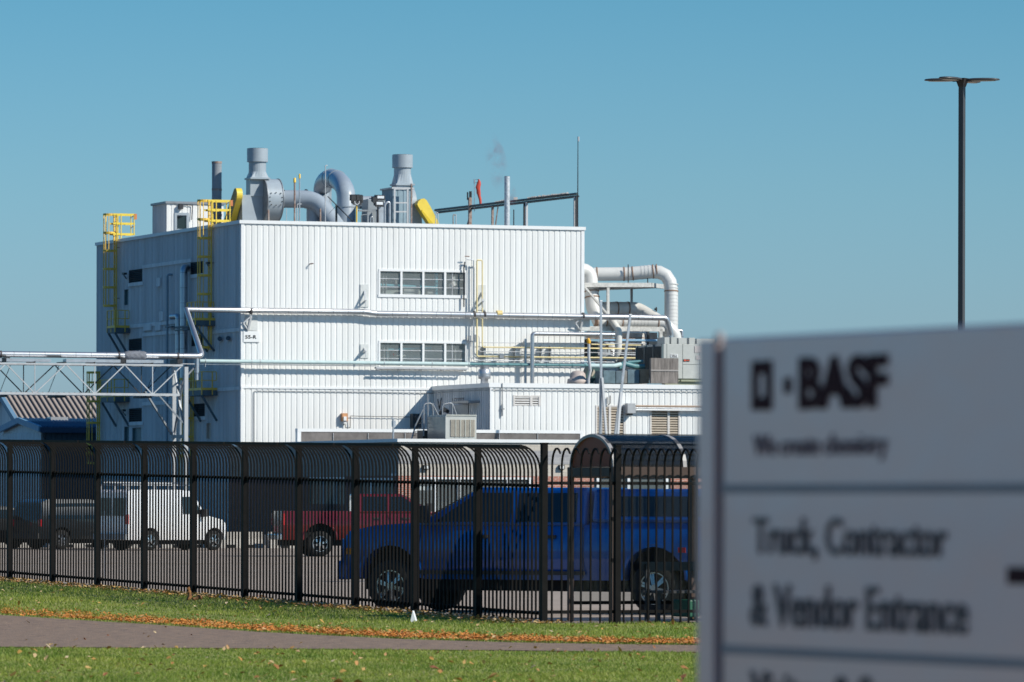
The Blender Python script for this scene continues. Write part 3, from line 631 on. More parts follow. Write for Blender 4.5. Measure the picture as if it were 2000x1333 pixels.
m.tube(path, r, 24); m.build('pipe', dk, dct)
m = MB()
for i in (6, 8): d = (path[i+1]-path[i-1]).normalized(); m.disc(path[i], d, r+.03, .07, 28)
m.disc(rp(676, 404.5, 5.8), Vector((0,0,1)), r+.02, .06, 28); m.build('duct_flange', pale, dct)
dct = thing('roof_duct', 'short level grey duct between the floodlights and the middle fan', 'duct', tuple(rz(rp(720, 400, 7))), group='fat grey roof ducts')
m = MB(); m.tube([rp(700, 396, 8), rp(765, 396, 8)], 12.5/F*350, 20); m.build('pipe', dk, dct)
m = MB(); c = rp(612, 408, 6.5); m.tube([rz(c), c], .42, 18); m.tube([c, c+Vector((0,0,.05))], .48, 18); tag(m.build('squat_riser', dk), 'squat grey riser low behind the bending duct', 'duct')
# thin poles and posts
def pole(label, px, y0, w, r, mt, cap=None, top=None, cat='pole', name='roof_pole', pts=None, group=None):
    p = rp(px, y0, w); t = thing(name, label, cat, tuple(rz(p)), group=group)
    m = MB(); m.tube(fillet([rz(p)]+([rp(*q, w) for q in pts] if pts else [p]), .06, 3), r, 8); m.build('pole', mt, t)
    if cap: m = MB(); m.tube([p-Vector((0,0,.12)), p+Vector((0,0,.12)), p+Vector((0,0,.16))], [r*1.5, r*1.5, r*.6], 8); m.build('pole_cap', cap, t)
    return t
PG = 'thin poles along the front edge of the roof'
pole('rusty grey pole with a yellow cap, the shorter of the two by the duct', 575.5, 353, 1.5, .055, rust, yellow, group=PG)
pole('galvanised pole with a yellow cap, the taller of the two by the duct', 585.2, 345, 1.5, .04, galv, yellow, group=PG)
pole('tall thin white rod with a hooked tip before the hoop duct', 635.5, 324, 1.2, .03, white_steel, pts=[(635.5,323.5),(639.5,323.5)], group=PG)
pole('stubby weathered pipe post with a side arm left of the hoop duct', 625.5, 408, 1.2, .06, rust, group=PG)
pole('rusty pole beside the ladder frame of the middle fan', 803.5, 359, 3.5, .055, rust, group=PG)
pole('pale hooped pipe under the grey duct', 580.5, 399, 1.5, .03, white_steel, pts=[(580.5,399),(589,399)], group=PG)
pole('short upright white pipe right of the slanting guard', 890.5, 419, 1, .03, white_steel, group=PG)
pole('short rusty pipe with bent head right of the slanting guard', 885, 421, 1, .03, rust, pts=[(885,421),(887,419.5),(889,421)], group=PG)
pole('dark tapered vent rod right of the silver stack', 1003.5, 410, 1, .035, darkmetal, group=PG)
pole('short white stub left of the fan at the roof edge', 559.5, 408, 1.5, .02, white_steel, group=PG)
pole('short rusty stub at the foot of the left fan', 524, 410, .8, .07, rust, group=PG)
pole('tiny white rod on the far left roof edge', 305.5, 442, -.0+1.0, .02, white_steel, group=PG) if False else None
t = thing('braced_post', 'dark post with two thin stays in front of the hoop duct', 'post', tuple(rz(rp(657, 400, 2))))
m = MB(); m.beam(rz(rp(657,400,2)), rp(657,401,2), .10); m.build('post', darkmetal, t)
m = MB(); m.beam(rp(640,384,2), rp(689,433,2), .05); m.beam(rp(657,402,2), rp(642,418,2), .02); m.build('stay', darkmetal, t)
# hooped hand pipes by cabinet
m = MB()
for a, b in ((751.5, 761),): m.tube(fillet([rz(rp(a,432,2)), rp(a,401,2), rp((a+b)/2,395,2), rp(b,396,2), rz(rp(b,432,2))], .2, 4), .07, 8)
m.tube(fillet([rz(rp(723,432,2)), rp(724,424,2), rp(728,424,2), rz(rp(729,432,2))], .1, 4), .04, 8)
tag(m.build('bent_pipes', galv), 'bent pale conduits looping over the roof edge by the ribbed cabinet', 'pipe')
t = thing('grey_cabinet', 'plain grey steel box under the right floodlights', 'cabinet', tuple(rz(rp(733, 430, 4))))
m = MB(); fb = Fr(rp(718.5, 400, 4.2), U, N); m.fbox(fb, 0, fb.s(752), -1.2, 0, ZR, fb.z(720, 389)); m.build('cabinet_case', mat('mid_grey_box', (.28,.31,.33), .5), t, bevel=.03)
t = thing('silver_cabinet', 'small shiny cabinet with a sloping hood beside the bent conduits', 'cabinet', tuple(rz(rp(744, 430, 3))))
fb = Fr(rp(740, 400, 3.2), U, N); m = MB(); m.fbox(fb, 0, .28+.1, -.5, 0, ZR, fb.z(740, 410)); m.prism([fb.w(0,0,fb.z(740,410)), fb.w(.38,0,fb.z(740,410)), fb.w(.38,0,fb.z(740,402)+.15)], V*.5); m.build('cabinet_case', galv, t)
# floodlights
def flood(px, py, w, label, faces, pole_mt):
    p = rp(px, py+10, w); t = thing('floodlight', label, 'floodlight', tuple(rz(p)), group='dark floodlights on the roof edge')
    m = MB(); m.tube([rz(p), p], .05, 8); m.build('pole', pole_mt, t)
    fr = Fr(rp(px, py, w), U, N)
    for i, (dx, dy, hw, hh, lens) in enumerate(faces):
        c = rp(px+dx, py+dy, w); m = MB(); f = Fr(c, U, N); s = hw/F*c.y; h = hh/F*c.y
        m.hexa([f.w(-s,-.1,c.z-h), f.w(s,-.1,c.z-h), f.w(s,.14,c.z-h-.1), f.w(-s,.14,c.z-h-.1), f.w(-s,-.1,c.z+h), f.w(s,-.1,c.z+h), f.w(s,.14,c.z+h*.7), f.w(-s,.14,c.z+h*.7)])
        for k in range(5): m.fbox(f, -s+k*s/2-.012, -s+k*s/2+.012, -.2, -.1, c.z-h, c.z+h)
        ho = m.build('lamp_head', darkmetal, t)
        if lens:
            m = MB(); m.hexa([f.w(-s*.75,.125,c.z-h*.8), f.w(s*.75,.125,c.z-h*.8), f.w(s*.75,.165,c.z-h*.8), f.w(-s*.75,.165,c.z-h*.8), f.w(-s*.75,.125,c.z+h*.45), f.w(s*.75,.125,c.z+h*.45), f.w(s*.75,.165,c.z+h*.4), f.w(-s*.75,.165,c.z+h*.4)]); m.build('lamp_lens', mat('flood_lens', (.8,.82,.84), .25), ho)
    return t
fl = flood(696.5, 391, 1.2, 'black twin floodlight on a yellow stem facing away over the roof', [(-7,-5,4.5,6,0),(2.5,-5,4,6,0),(11-3,-4,3.5,6.5,0),(0,3,9,3.5,0)], yellow)
m = MB(); q = rp(697, 401, 1.2); m.tube(fillet([rp(692.5,393,1.1), rp(693,398,1.1), rp(697,400.5,1.1), rp(701,398,1.1), rp(701.5,393,1.1)], .1, 4), .05, 8); m.build('yoke', white_steel, fl)
flood(738, 393, 1.2, 'black twin floodlight with pale lenses turned toward the road', [(4,-8,9,4,1),(2,4,8.5,4.5,1),(-6,-4,5,5,0)], darkmetal)
m = MB(); m.beam(rp(700,411.8,1.3), rp(738,411.8,1.3), .12, .1); m.beam(rz(rp(718.5,430,1.3)), rp(718.5,411,1.3), .1); m.tube(fillet([rz(rp(706,432,1.3)), rp(706,420,1.3), rp(719,420,1.3)], .1, 3), .03, 6)
tag(m.build('light_bracket', greymetal), 'level grey rail carrying the floodlights above the roof edge', 'bracket')
# long twin pipe beam with posts
bA = rp(850, 415.5, 22.5); zb = bA.z; bB = MF.p(1126.5, 378, -1.0); bB.z = (bB.z+zb)/2; bA.z = bB.z
t = thing('pipe_rack', 'long dark twin pipe on posts sloping up across the roof behind the windsock', 'pipe rack', tuple(rz(rp(1000, 430, 8))))
m = MB(); m.tube([bA+Vector((0,0,.06)), bB+Vector((0,0,.06))], .075, 8); m.tube([bA-Vector((0,0,.09))+U*.1, bB-Vector((0,0,.09))+U*.1], .075, 8); m.build('twin_pipe', mat('dark_green_pipe', (.03,.05,.05), .4), t)
def onb(px): 
    lo, hi = 0., 1.
    A0 = unpix(px, 400)[0]
    for _ in range(30):
        mid = (lo+hi)/2; q = bA.lerp(bB, mid)
        if q.x/q.y < A0: lo = mid
        else: hi = mid
    return bA.lerp(bB, lo)
for px, w_, mt_ in ((918,.19,rust),(962,.13,rust),(1024.5,.13,darkmetal),(1028.5,.13,white_steel),(1122.5,.12,white_steel),(1127,.15,darkmetal)):
    q = onb(px); m = MB(); m.beam(Vector((q.x,q.y,ZR)), q-Vector((0,0,.12) if px != 918 else (0,0,-.6)), w_); m.build('post', mt_, t)
m = MB(); q = onb(973); q2 = onb(962); m.beam(q-Vector((0,0,.1)), Vector((q2.x+.05,q2.y,ZR)), .06); q = onb(916); m.beam(q-Vector((0,0,.7)), Vector((q.x-.4,q.y,ZR)), .06); m.build('brace', rust, t)
m = MB()
for i in range(22):
    px = 1032+i*3.6+random.uniform(-.6,.6)
    if px > 1112: break
    q = onb(px); m.box(q.x-.06, q.x+.07, q.y-.3, q.y+.25, q.z+.12, q.z+.17+random.uniform(0,.05))
for i in range(8): q = onb(968+i*3.6); m.box(q.x-.06, q.x+.06, q.y-.3, q.y+.3, q.z+.12, q.z+.15+.012*i)
q = onb(1007); m.box(q.x-.12, q.x+.12, q.y-.2, q.y+.2, q.z+.12, q.z+.28); m.build('lagging_scraps', mat('lagging_scraps', (.78,.70,.64), .8, var=.2, scale=8), t)
q = onb(917); m = MB(); m.tube([q+Vector((-.12,0,.45)), q+Vector((-.12,0,.95))], .05, 8); m.tube([q+Vector((.06,0,.4)), q+Vector((.06,0,1.0))], .09, 8); m.build('post_head', darkmetal, t)
# windsock
q = onb(926.5); t = thing('windsock', 'limp red windsock hanging from a thin mast', 'windsock', tuple(q))
tp = MF.p(926.5, 351, 0); k = q.y/F; zt_ = CZ+unpix(926.5,351)[1]*q.y
m = MB(); m.tube([q+Vector((0,0,-.3)), Vector((q.x,q.y,zt_))], .022, 6); m.tube([Vector((q.x,q.y,zt_-.25)), Vector((q.x,q.y,zt_+.02))], .045, 6); m.build('mast', galv, t)
m = MB(); m.tube([Vector((q.x,q.y,zt_)), Vector((q.x+.27,q.y,zt_))], .012, 6); m.tube([Vector((q.x,q.y,zt_-.2)), Vector((q.x+.2,q.y,zt_-.2))], .012, 6); m.build('bracket', darkmetal, t)
rings = []
for i, (dx, hw) in enumerate(((.27,.03),(.28,.10),(.25,.14),(.22,.15),(.26,.12),(.28,.13),(.30,.10),(.34,.09),(.37,.08),(.38,.07))):
    zz = zt_+.02-1.55*i/9; rings.append([Vector((q.x+dx+hw*math.cos(a)*(1+.15*math.sin(3*a+i)), q.y+.07*math.sin(a), zz)) for a in (2*math.pi*j/12 for j in range(12))])
m = MB(); m.loft(rings); m.build('sock', mat('red_cloth', (.62,.08,.05), .75, var=.12), t)
# antenna
q = MF.p(1128.5, 380, -.6); za = MF.z(1128.5, 270, -.6)
t = thing('whip_antenna', 'very tall thin antenna with a small white tip at the right roof corner', 'antenna', tuple(rz(q)))
m = MB(); m.tube([rz(q), Vector((q.x,q.y,za))], [.04, .022], 6); m.build('mast', darkmetal, t)
m = MB(); m.tube([Vector((q.x+.03,q.y,za-.2)), Vector((q.x+.03,q.y,za+.08))], .06, 8); m.build('antenna_tip', white_steel, t)
m = MB(); m.tube(fillet([rz(rp(851,436,.8)), rp(851,416,.8), rp(855.5,416,.8), rz(rp(855.5,436,.8))], .06, 3), .025, 6); tag(m.build('roof_hoop', white_steel), 'small white pipe hoop in front of the slanting guard', 'pipe')
# vapour from the silver stack
vm = bpy.data.materials.new('vapour'); vm.use_nodes = True; nt = vm.node_tree; nt.nodes.clear()
vo = nt.nodes.new('ShaderNodeOutputMaterial'); vp = nt.nodes.new('ShaderNodeVolumePrincipled'); vp.inputs['Color'].default_value = (.60,.30,.36,1)
vn = nt.nodes.new('ShaderNodeTexNoise'); vn.inputs['Scale'].default_value = 1.3; vn.inputs['Detail'].default_value = 4
vc = nt.nodes.new('ShaderNodeTexCoord'); vr = nt.nodes.new('ShaderNodeMapRange'); vr.inputs[1].default_value = .44; vr.inputs[2].default_value = .68; vr.inputs[4].default_value = 3.4
geo = nt.nodes.new('ShaderNodeNewGeometry')
nt.links.new(geo.outputs['Position'], vn.inputs['Vector']); nt.links.new(vn.outputs[0], vr.inputs[0])
sg = nt.nodes.new('ShaderNodeTexGradient'); sg.gradient_type = 'QUADRATIC_SPHERE'; mpg = nt.nodes.new('ShaderNodeMapping')
mm = nt.nodes.new('ShaderNodeMath'); mm.operation = 'MULTIPLY'; nt.links.new(vr.outputs[0], mm.inputs[0])
nt.links.new(vc.outputs['Generated'], mpg.inputs[0]); mpg.inputs['Location'].default_value = (-1,-1,-1); mpg.inputs['Scale'].default_value = (2,2,2); nt.links.new(mpg.outputs[0], sg.inputs[0]); nt.links.new(sg.outputs[0], mm.inputs[1])
nt.links.new(mm.outputs[0], vp.inputs['Density']); nt.links.new(vp.outputs[0], vo.inputs['Volume'])
for i, (px, py, rx, rz_) in enumerate(((969,318,.55,1.6),(1001,386,.32,.7))):
    c = rp(px, py, 3); bm = bmesh.new(); bmesh.ops.create_icosphere(bm, subdivisions=3, radius=1)
    me = bpy.data.meshes.new('vapour'); 
    for v in bm.verts: v.co = Vector((v.co.x*rx*1.3-.28*v.co.z*rz_, v.co.y*rx*1.3, v.co.z*rz_*1.3))
    bm.to_mesh(me); bm.free(); me.materials.append(vm); o = bpy.data.objects.new('vapour', me); scene.collection.objects.link(o); o.location = c
    tag(o, ('faint mauve wisp of vapour drifting up left of the silver stack', 'thin haze of vapour by the foot of the silver stack')[i], 'vapour'); kind(o, 'stuff')
# ------------------------------------------------------------------ caged ladders and platforms on the shaded side
def ladder(label, px, ytop, ybot, hoops, top_rail=None, hd=.78):
    sc = LF.s(px, .2); zt_ = LF.z(px, ytop, .2); zb_ = LF.z(px, ybot, .2) if ybot else 0.
    t = thing('caged_ladder', label, 'ladder', tuple(LF.w(sc, .2, zb_)), group='yellow caged ladders up the side wall')
    for s in (-.23, .23):
        m = MB(); m.fbox(LF, sc+s-.03, sc+s+.03, .15, .24, zb_, zt_); m.build('side_rail', yellow, t)
    m = MB(); z = zb_+.25
    while z < zt_-.1: m.tube([LF.w(sc-.23,.2,z), LF.w(sc+.23,.2,z)], .018, 6); z += .3
    m.build('rungs', white_steel, t)
    zs = []
    for y in hoops:
        z = LF.z(px-16, y, .9); zs.append(z); pts = [LF.w(sc+.26,.2,z)]
        for i in range(9):
            a = math.pi*i/8; pts.append(LF.w(sc+.36*math.cos(a), .58+math.sin(a)*(hd-.38), z))
        pts.append(LF.w(sc-.26,.2,z)); m = MB()
        for a, b in zip(pts, pts[1:]): m.beam(a, b, .03, .13)
        m.build('cage_hoop', yellow, t)
    m = MB()
    for a in (20, 55, 90, 125, 160):
        a = math.radians(a); x = sc+.34*math.cos(a); o = .58+math.sin(a)*(hd-.40)
        m.fbox(LF, x-.02, x+.02, o-.02, o+.02, min(zs), max(zs))
    m.build('cage_bars', yellow, t)
    m = MB()
    z = zb_+2.
    while z < zt_-1: m.beam(LF.w(sc-.23,.2,z), LF.w(sc-.23,-.02,z), .05); z += 3.2
    m.build('wall_bracket', rust, t)
    if top_rail:                     # guard rails stepping over the parapet
        zt0 = LF.z(px-16, top_rail[0], .9); zb0 = LF.z(px+20, top_rail[1], -.4)
        for s in (-.36, .36):
            m = MB()
            for zz in (zt0, (zt0+zb0)/2+.05, zb0): m.beam(LF.w(sc+s,.45,zz), LF.w(sc+s,-.98,zz), .045, .12)
            for o in (.2, -.0-.08, -.93): m.beam(LF.w(sc+s,o,zb0-(.55 if o > 0 else 0)-(.35 if -.5 < o < 0 else 0)), LF.w(sc+s,o,zt0), .09, .045)
            m.build('guard_rail', yellow2, t)
        m = MB(); 
        for zz in (zt0-.1, zt0-.75): m.beam(LF.w(sc-.3,-.98,zz), LF.w(sc+.3,-.98,zz), .05)
        m.fbox(LF, sc-.42, sc-.34, -1.1, -.95, zt0-.3, zt0+.05); m.build('gate_hinge', mat('orange_rubber', (.65,.22,.08), .6), t)
    return t
ladder('upper left yellow caged ladder rising past the far corner of the roof', 224.5, 418, 645, (418.8, 454.5, 489.5, 525, 561, 597), (418.5, 458))
ladder('upper right yellow caged ladder rising past the roof nearer the bright corner', 409.5, 391, 684, (391.5, 428, 464.5, 501, 537.5, 574, 633, 678), (391.5, 432))
ladder('lower left yellow caged ladder running down to the ground beside the sheds', 192.5, 726, None, (727.5, 747, 784, 826, 868, 905))
ladder('lower right yellow caged ladder running down behind the bridge tower', 375.0, 722, None, (740, 772, 817, 853, 890, 930))
def platform(label, pxn, L_, ydk, yrail, w=1.0, br=True):
    s0 = LF.s(pxn, 0.05, ydk); s1 = s0+L_; zd = LF.z(pxn-20, ydk, .5); hr = 1.07
    t = thing('access_platform', label, 'platform', tuple(LF.w((s0+s1)/2, w/2, zd)), group='steel access platforms on the side wall')
    m = MB(); m.fbox(LF, s0, s1, .02, w, zd-.34, zd-.02); m.build('deck', deck, t)
    m = MB()
    m.fbox(LF, s0, s1, w, w+.02, zd-.02, zd+.12); m.fbox(LF, s0-.02, s0, .02, w, zd-.02, zd+.12)
    for zz in (zd+hr, zd+hr*.52):
        m.tube([LF.w(s1,w,zz), LF.w(s0,w,zz)], .028, 6); m.tube([LF.w(s0,w,zz), LF.w(s0,.1,zz)], .028, 6)
    m.tube([LF.w(s0,.1,zd+hr), LF.w(s0,.1,zd+hr*.52)], .028, 6)
    for s, o in ((s0,w),(s1,w),((s0+s1)/2,w),(s0,.35),(s1,.3)): m.fbox(LF, s-.035, s+.035, o-.03, o+.03, zd-.3, zd+hr)
    m.build('guard_rail', yellow, t)
    if br:
        m = MB()
        for s in (s0+.15, s1-.15): m.beam(LF.w(s,w-.05,zd-.34), LF.w(s,.02,zd-1.85), .12)
        m.build('brace', deck, t)
platform('grey platform with yellow rails at the foot of the upper left ladder', 253, 1.8, 640.5, 600)
platform('grey platform half hidden behind the diagonal silver pipe', 419, 1.7, 626, 588, w=1.25)
platform('long grey platform beside the lower left ladder above the sheds', 252, 3.2, 775, 733)
platform('grey platform with a looped yellow rail near the bright corner', 424, 3.6, 762, 722)
# pipes on the side wall
def ptube(name, label, pts, r, mt, fil=.3, n=14, cat='pipe', extra=None, group=None):
    t = thing(name, label, cat, tuple(pts[0]), group=group)
    m = MB(); m.tube(fillet(pts, fil, 5), r, n); m.build('pipe', mt, t); return t
q = [LF.p(371,524,-.1), LF.p(359,524.5,.45), LF.p(359,760,.45)]; q[1].z = q[0].z; q[2] = Vector((q[1].x,q[1].y,3.0))
ptube('flue_duct', 'thick upright silver duct with an elbow into the shaded side wall', q, .22, alum_v, .35)
q = [LF.p(337,537,0), LF.p(327,538,.3), LF.p(327,700,.3)]; q[1].z = q[0].z; q[2] = Vector((q[1].x,q[1].y,0))
ptube('downpipe', 'slim blue grey downpipe left of the silver duct', q, .07, mat('blue_grey_pipe', (.25,.34,.40), .5), .2)
q = [LF.p(331,619.5,.35), LF.p(348,620,.35), LF.p(348,700,.35)]; q[1].z = q[0].z; q[2] = Vector((q[1].x,q[1].y,3.0))
q[0] = LF.w(LF.s(348,.35,620)+1.4,.35,q[1].z)
ptube('flue_duct', 'short horizontal duct turning down beside the upright silver duct', q, .17, alum_v, .2)
m = MB(); m.pbox(LF, 322, 638, 334, 640, .1, .35); m.pbox(LF, 341, 637, 368, 641, .5, .7); m.pbox(LF, 341, 643, 366, 646, .5, .7); tag(m.build('pipe_clamps', deck), 'dark clamps tying the upright ducts to the side wall', 'clamp')
m = MB(); m.tube([MF.w(.8, -.0, 0)+U*0, MF.w(.8,0,.1)], .01, 4) if False else None
# ------------------------------------------------------------------ long silver pipes
OP = .42; OA = 3.4; OC = .55
zB_ = MF.z(800, 611.5, OP)
sA = MF.s(395, OA, 694); zA = MF.z(200, 694.3, OA); sBk = MF.s(364, OP, 607)
sE = MF.s(1302, OP, 620)
t = thing('silver_pipe', 'long silver clad pipe crossing the whole front of the tall building', 'pipe', tuple(MF.w(8, OP, zB_)))
pts = [MF.w(MF.s(-80,OA,694),OA,zA), MF.w(sA,OA,zA), MF.w(sBk,OP,zB_), MF.w(MF.s(712,OP),OP,zB_+.02), MF.w(MF.s(735,OP),OP,zB_-.07), MF.w(MF.s(920,OP),OP,zB_-.07), MF.w(sE-.0,OP,zB_-.08), MF.w(sE+.35,OP-.2,zB_-1.1), MF.w(sE+.35,OP-.2,MF.z(1302,664,OP))]
m = MB(); m.tube(fillet(pts[:3], .35, 6)+fillet(pts[2:], .35, 6)[1:], .175, 16); m.build('pipe', alum, t)
m = MB()
for px in (490, 926, 946, 1138.5): c = MF.p(px, 611, OP); c.z = zB_-.03; m.disc(c, U, .2, .12, 16)
for px in (-0+232, 347, 122-121): c = MF.w(MF.s(px,OA,694),OA,zA); m.disc(c, U, .2, .1, 16)
m.build('pipe_clamp', mat('clamp_dark', (.07,.06,.06), .6), t)
m = MB(); c = MF.p(975, 613, OP); m.disc(c, U, .19, .33, 16); m.build('yellow_band', mat('band_ochre', (.72,.55,.22), .5), t)
m = MB(); q = MF.w(MF.s(384.5,OA,715), OA, zA); m.tube([q, Vector((q.x,q.y,zA-.95))], .125, 12); m.tube([Vector((q.x,q.y,zA-.95)), Vector((q.x,q.y,zA-1.38))], .09, 12); m.build('drip_leg', alum_v, t)
# fabric lagging
c = MF.w(MF.s(264,OA,694),OA,zA); rings = []
for i in range(15):
    x = (i/14-.5)*1.28; e = math.sqrt(max(0,1-(2*x/1.3)**4)); r = .17+.09*e
    rings.append([c+U*x+(N*math.cos(a)+Vector((0,0,1))*math.sin(a))*r*(1+.13*math.sin(a*5+i*1.9)+.08*random.uniform(-1,1)) for a in (2*math.pi*j/20 for j in range(20))])
m = MB(); m.loft(rings); m.tube([c-Vector((0,0,.15)), c-Vector((0,0,.42))], .05, 8); m.tube([c+U*.6-Vector((0,0,.2)), c+U*.6-Vector((0,0,.36))], .03, 6)
tag(m.build('valve_cover', mat('grey_wrap_cloth', (.20,.21,.24), .8, var=.2, scale=6, bump=.5)), 'crumpled grey cloth jacket wrapped round a valve on the silver pipe', 'pipe cover')
# mint pipe
zC = MF.z(650, 708.6, OC); s0 = MF.s(390,OC,706); s1 = MF.s(917,OC,709); s2 = MF.s(1218,OC,711)
t = thing('mint_pipe', 'pale mint pipe running along the front wall below the lower window', 'pipe', tuple(MF.w(s0,OC,zC)))
m = MB(); m.tube([MF.w(s0,OC,zC), MF.w(s1,OC,zC)], .115, 12); m.build('pipe', mint, t)
m = MB(); m.tube([MF.w(s1,OC,zC), MF.w(s2,OC,zC)], .08, 10)
for k in range(12): c = MF.w(s1+(s2-s1)*k/12,OC,zC); m.disc(c, U, .11, .07, 10)
m.build('teal_section', teal, t)
m = MB()
for px in (401, 491.5, 508-0, 750, 843.5, 915): c = MF.w(MF.s(px,OC),OC,zC); m.tube(fillet([c+Vector((0,0,.16)), c+N*.14, c-Vector((0,0,.12)), c-Vector((0,0,.34))], .05, 3), .022, 6)
m.build('pipe_hook', white_steel, t)
m = MB(); z = MF.z(650, 714.5, .5); m.fbox(MF, MF.s(352,.5), MF.s(735,.5), .46, .52, z-.02, z+.03); tag(m.build('thin_strut', white_steel), 'thin white rail running just under the mint pipe', 'rail')
m = MB(); z = MF.z(820, 720.5, .6); m.fbox(MF, MF.s(735,.6), MF.s(915,.6), .55, .62, z-.03, z+.08); m.fbox(MF, MF.s(735,.6), MF.s(915,.6), .25, .32, z-.03, z+.08)
for k in range(5): x = MF.s(742+k*42,.6); m.fbox(MF, x-.03, x+.03, 0, .55, z-.08, z-.03)
tag(m.build('cable_tray', white_steel), 'thin white cable tray below the lower window', 'cable tray')
# brackets with wall plates
def bracket(label, px, ypl0, ypl1, yarm, up=True):
    t = thing('pipe_bracket', label, 'bracket', tuple(MF.p(px, yarm, 0)), group='brackets carrying the silver pipe')
    m = MB(); m.pbox(MF, px-8, ypl0, px+8, ypl1, 0, .05); m.build('wall_plate', mat('plate_paint', (.66,.67,.65), .5), t)
    m = MB(); a = MF.p(px, ypl0+.3*(ypl1-ypl0), .05); b = MF.p(px+2, yarm, .55); m.beam(a, b, .09); c = MF.p(px+1, yarm+1, .05); m.beam(c, b, .08)
    m.beam(b, Vector((b.x, b.y, b.z-.35)), .04); m.build('bracket_arm', white_steel, t)
bracket('bracket with a tall wall plate left of the upper window', 712, 556, 600, 588)
bracket('bracket with a wall plate hidden behind the cream pipes', 941, 557, 606, 590)
bracket('small bracket for the mint pipe left of the lower window', 712, 673, 700, 687)
for px, lb in ((489, 'triangular bracket under the silver pipe above the 55-R plate'), (1138, 'triangular bracket under the silver pipe at the right corner')):
    t = thing('pipe_bracket', lb, 'bracket', tuple(MF.p(px, 640, 0)), group='brackets carrying the silver pipe')
    m = MB(); m.pbox(MF, px-8, 618, px+14, 646, 0, .05); m.build('wall_plate', mat('plate_paint', (.66,.67,.65), .5), t)
    m = MB(); b = MF.p(px+1, 618, OP); m.beam(b, MF.p(px-5, 645, .1), .12); m.beam(MF.p(px-5,645,.1), MF.p(px-14,632,.35), .07); m.beam(MF.p(px-14,632,.35), b, .08); m.beam(MF.p(px,619,.02), b, .09); m.build('bracket_arm', white_steel, t)
# cream and grey small pipes right of the windows
def fpath(pts, o): return [MF.p(x, y, o) for x, y in pts]
def fpipe(label, pts, r, mt, o=.35, fil=.12, name='wall_pipe', group='small pipes by the windows'):
    return ptube(name, label, fpath(pts, o), r, mt, fil, 8, group=group)
fpipe('cream yellow pipe, the left of the two uprights, bending to the lower run', [(931.5,510),(931.5,696.5),(1040,698),(1262,700)], .05, cream, .38)
fpipe('cream yellow pipe, the right of the two uprights, bending to the upper run', [(931.5,508.5),(942,508.5),(942,678.5),(1100,680),(1262,682)], .042, cream, .42)
fpipe('grey conduit with a bent head left of the cream pipes', [(912,507),(925,507.5),(925,704),(1200,708)], .035, galv, .35)
fpipe('dark conduit dropping past the right end of the upper window', [(908,512),(906,524),(906,600)], .04, darkmetal, .18)
fpipe('small dark spout above the right end of the upper window', [(908,501.5),(911,501),(917,501.5)], .03, rust, .35)
fpipe('pale conduit looped beside the valve above the teal pipe', [(928,657),(936,657),(936,687),(1262,690)], .025, white_steel, .3)
fpipe('thin white conduit, highest of the runs right of the windows', [(937,669.5),(1150,671),(1262,672)], .022, white_steel, .25)
fpipe('thin pale pipe just above the teal pipe', [(918,666),(918,699.5),(945,700.5),(1230,703)], .028, white_steel, .3)
fpipe('thin conduit along the front wall turning down near the bright corner', [(496.5,870),(496.5,764),(700,766),(846,768.5)], .022, greymetal, .06, group='long thin conduits')
m = MB()
for px in (946, 948, 1007, 1076, 1058): m.pbox(MF, px-1, 676, px+1, 706, .02, .3)
m.pbox(MF, 976, 693, 984, 700, .3, .5); m.pbox(MF, 916, 656, 921, 667, .2, .4); m.pbox(MF, 927, 654, 931, 669, .2, .4)
tag(m.build('pipe_supports', greymetal), 'small supports and valves holding the pipe runs right of the windows', 'bracket')
pD = [MF.p(1200,653.5,.7), MF.p(1039.5,652,.7), MF.p(1039.5,748,.7)]; pD[0].z = pD[1].z; pD[2] = Vector((pD[1].x,pD[1].y,ZB-.2))
ptube('lagged_pipe', 'pale lagged pipe coming down to the annex roof left of the tangle of pipes', pD, .13, alum, .2)
m = MB(); c = MF.w(MF.s(1026,.4),.4,0); m.beam(Vector((c.x,c.y,ZB)), Vector((c.x,c.y,MF.z(1026,662,.4))), .12); m.beam(MF.p(1026,664,.4), MF.p(1015,682,.05), .07); tag(m.build('pipe_post', galv), 'grey steel post beside the lagged pipe above the annex', 'post')
t = thing('wall_telephone_box', 'small orange and white box on the front wall above the grey screen', 'wall box', tuple(MF.p(673,830,0)))
m = MB(); m.pbox(MF, 669, 807.5, 679, 823, 0, .3); m.build('case', mat('orange_case', (.62,.30,.14), .6), t)
m = MB(); m.pbox(MF, 671.5, 814, 677, 822, .3, .36); m.pbox(MF, 671.5, 823, 677, 828, 0, .25); m.build('cover', trim, t)
m = MB(); m.tube(fillet(fpath([(674.5,828),(674.5,836),(684,836),(684,813),(806,815)], .12), .05, 3), .02, 6); m.build('cable', darkmetal, t)
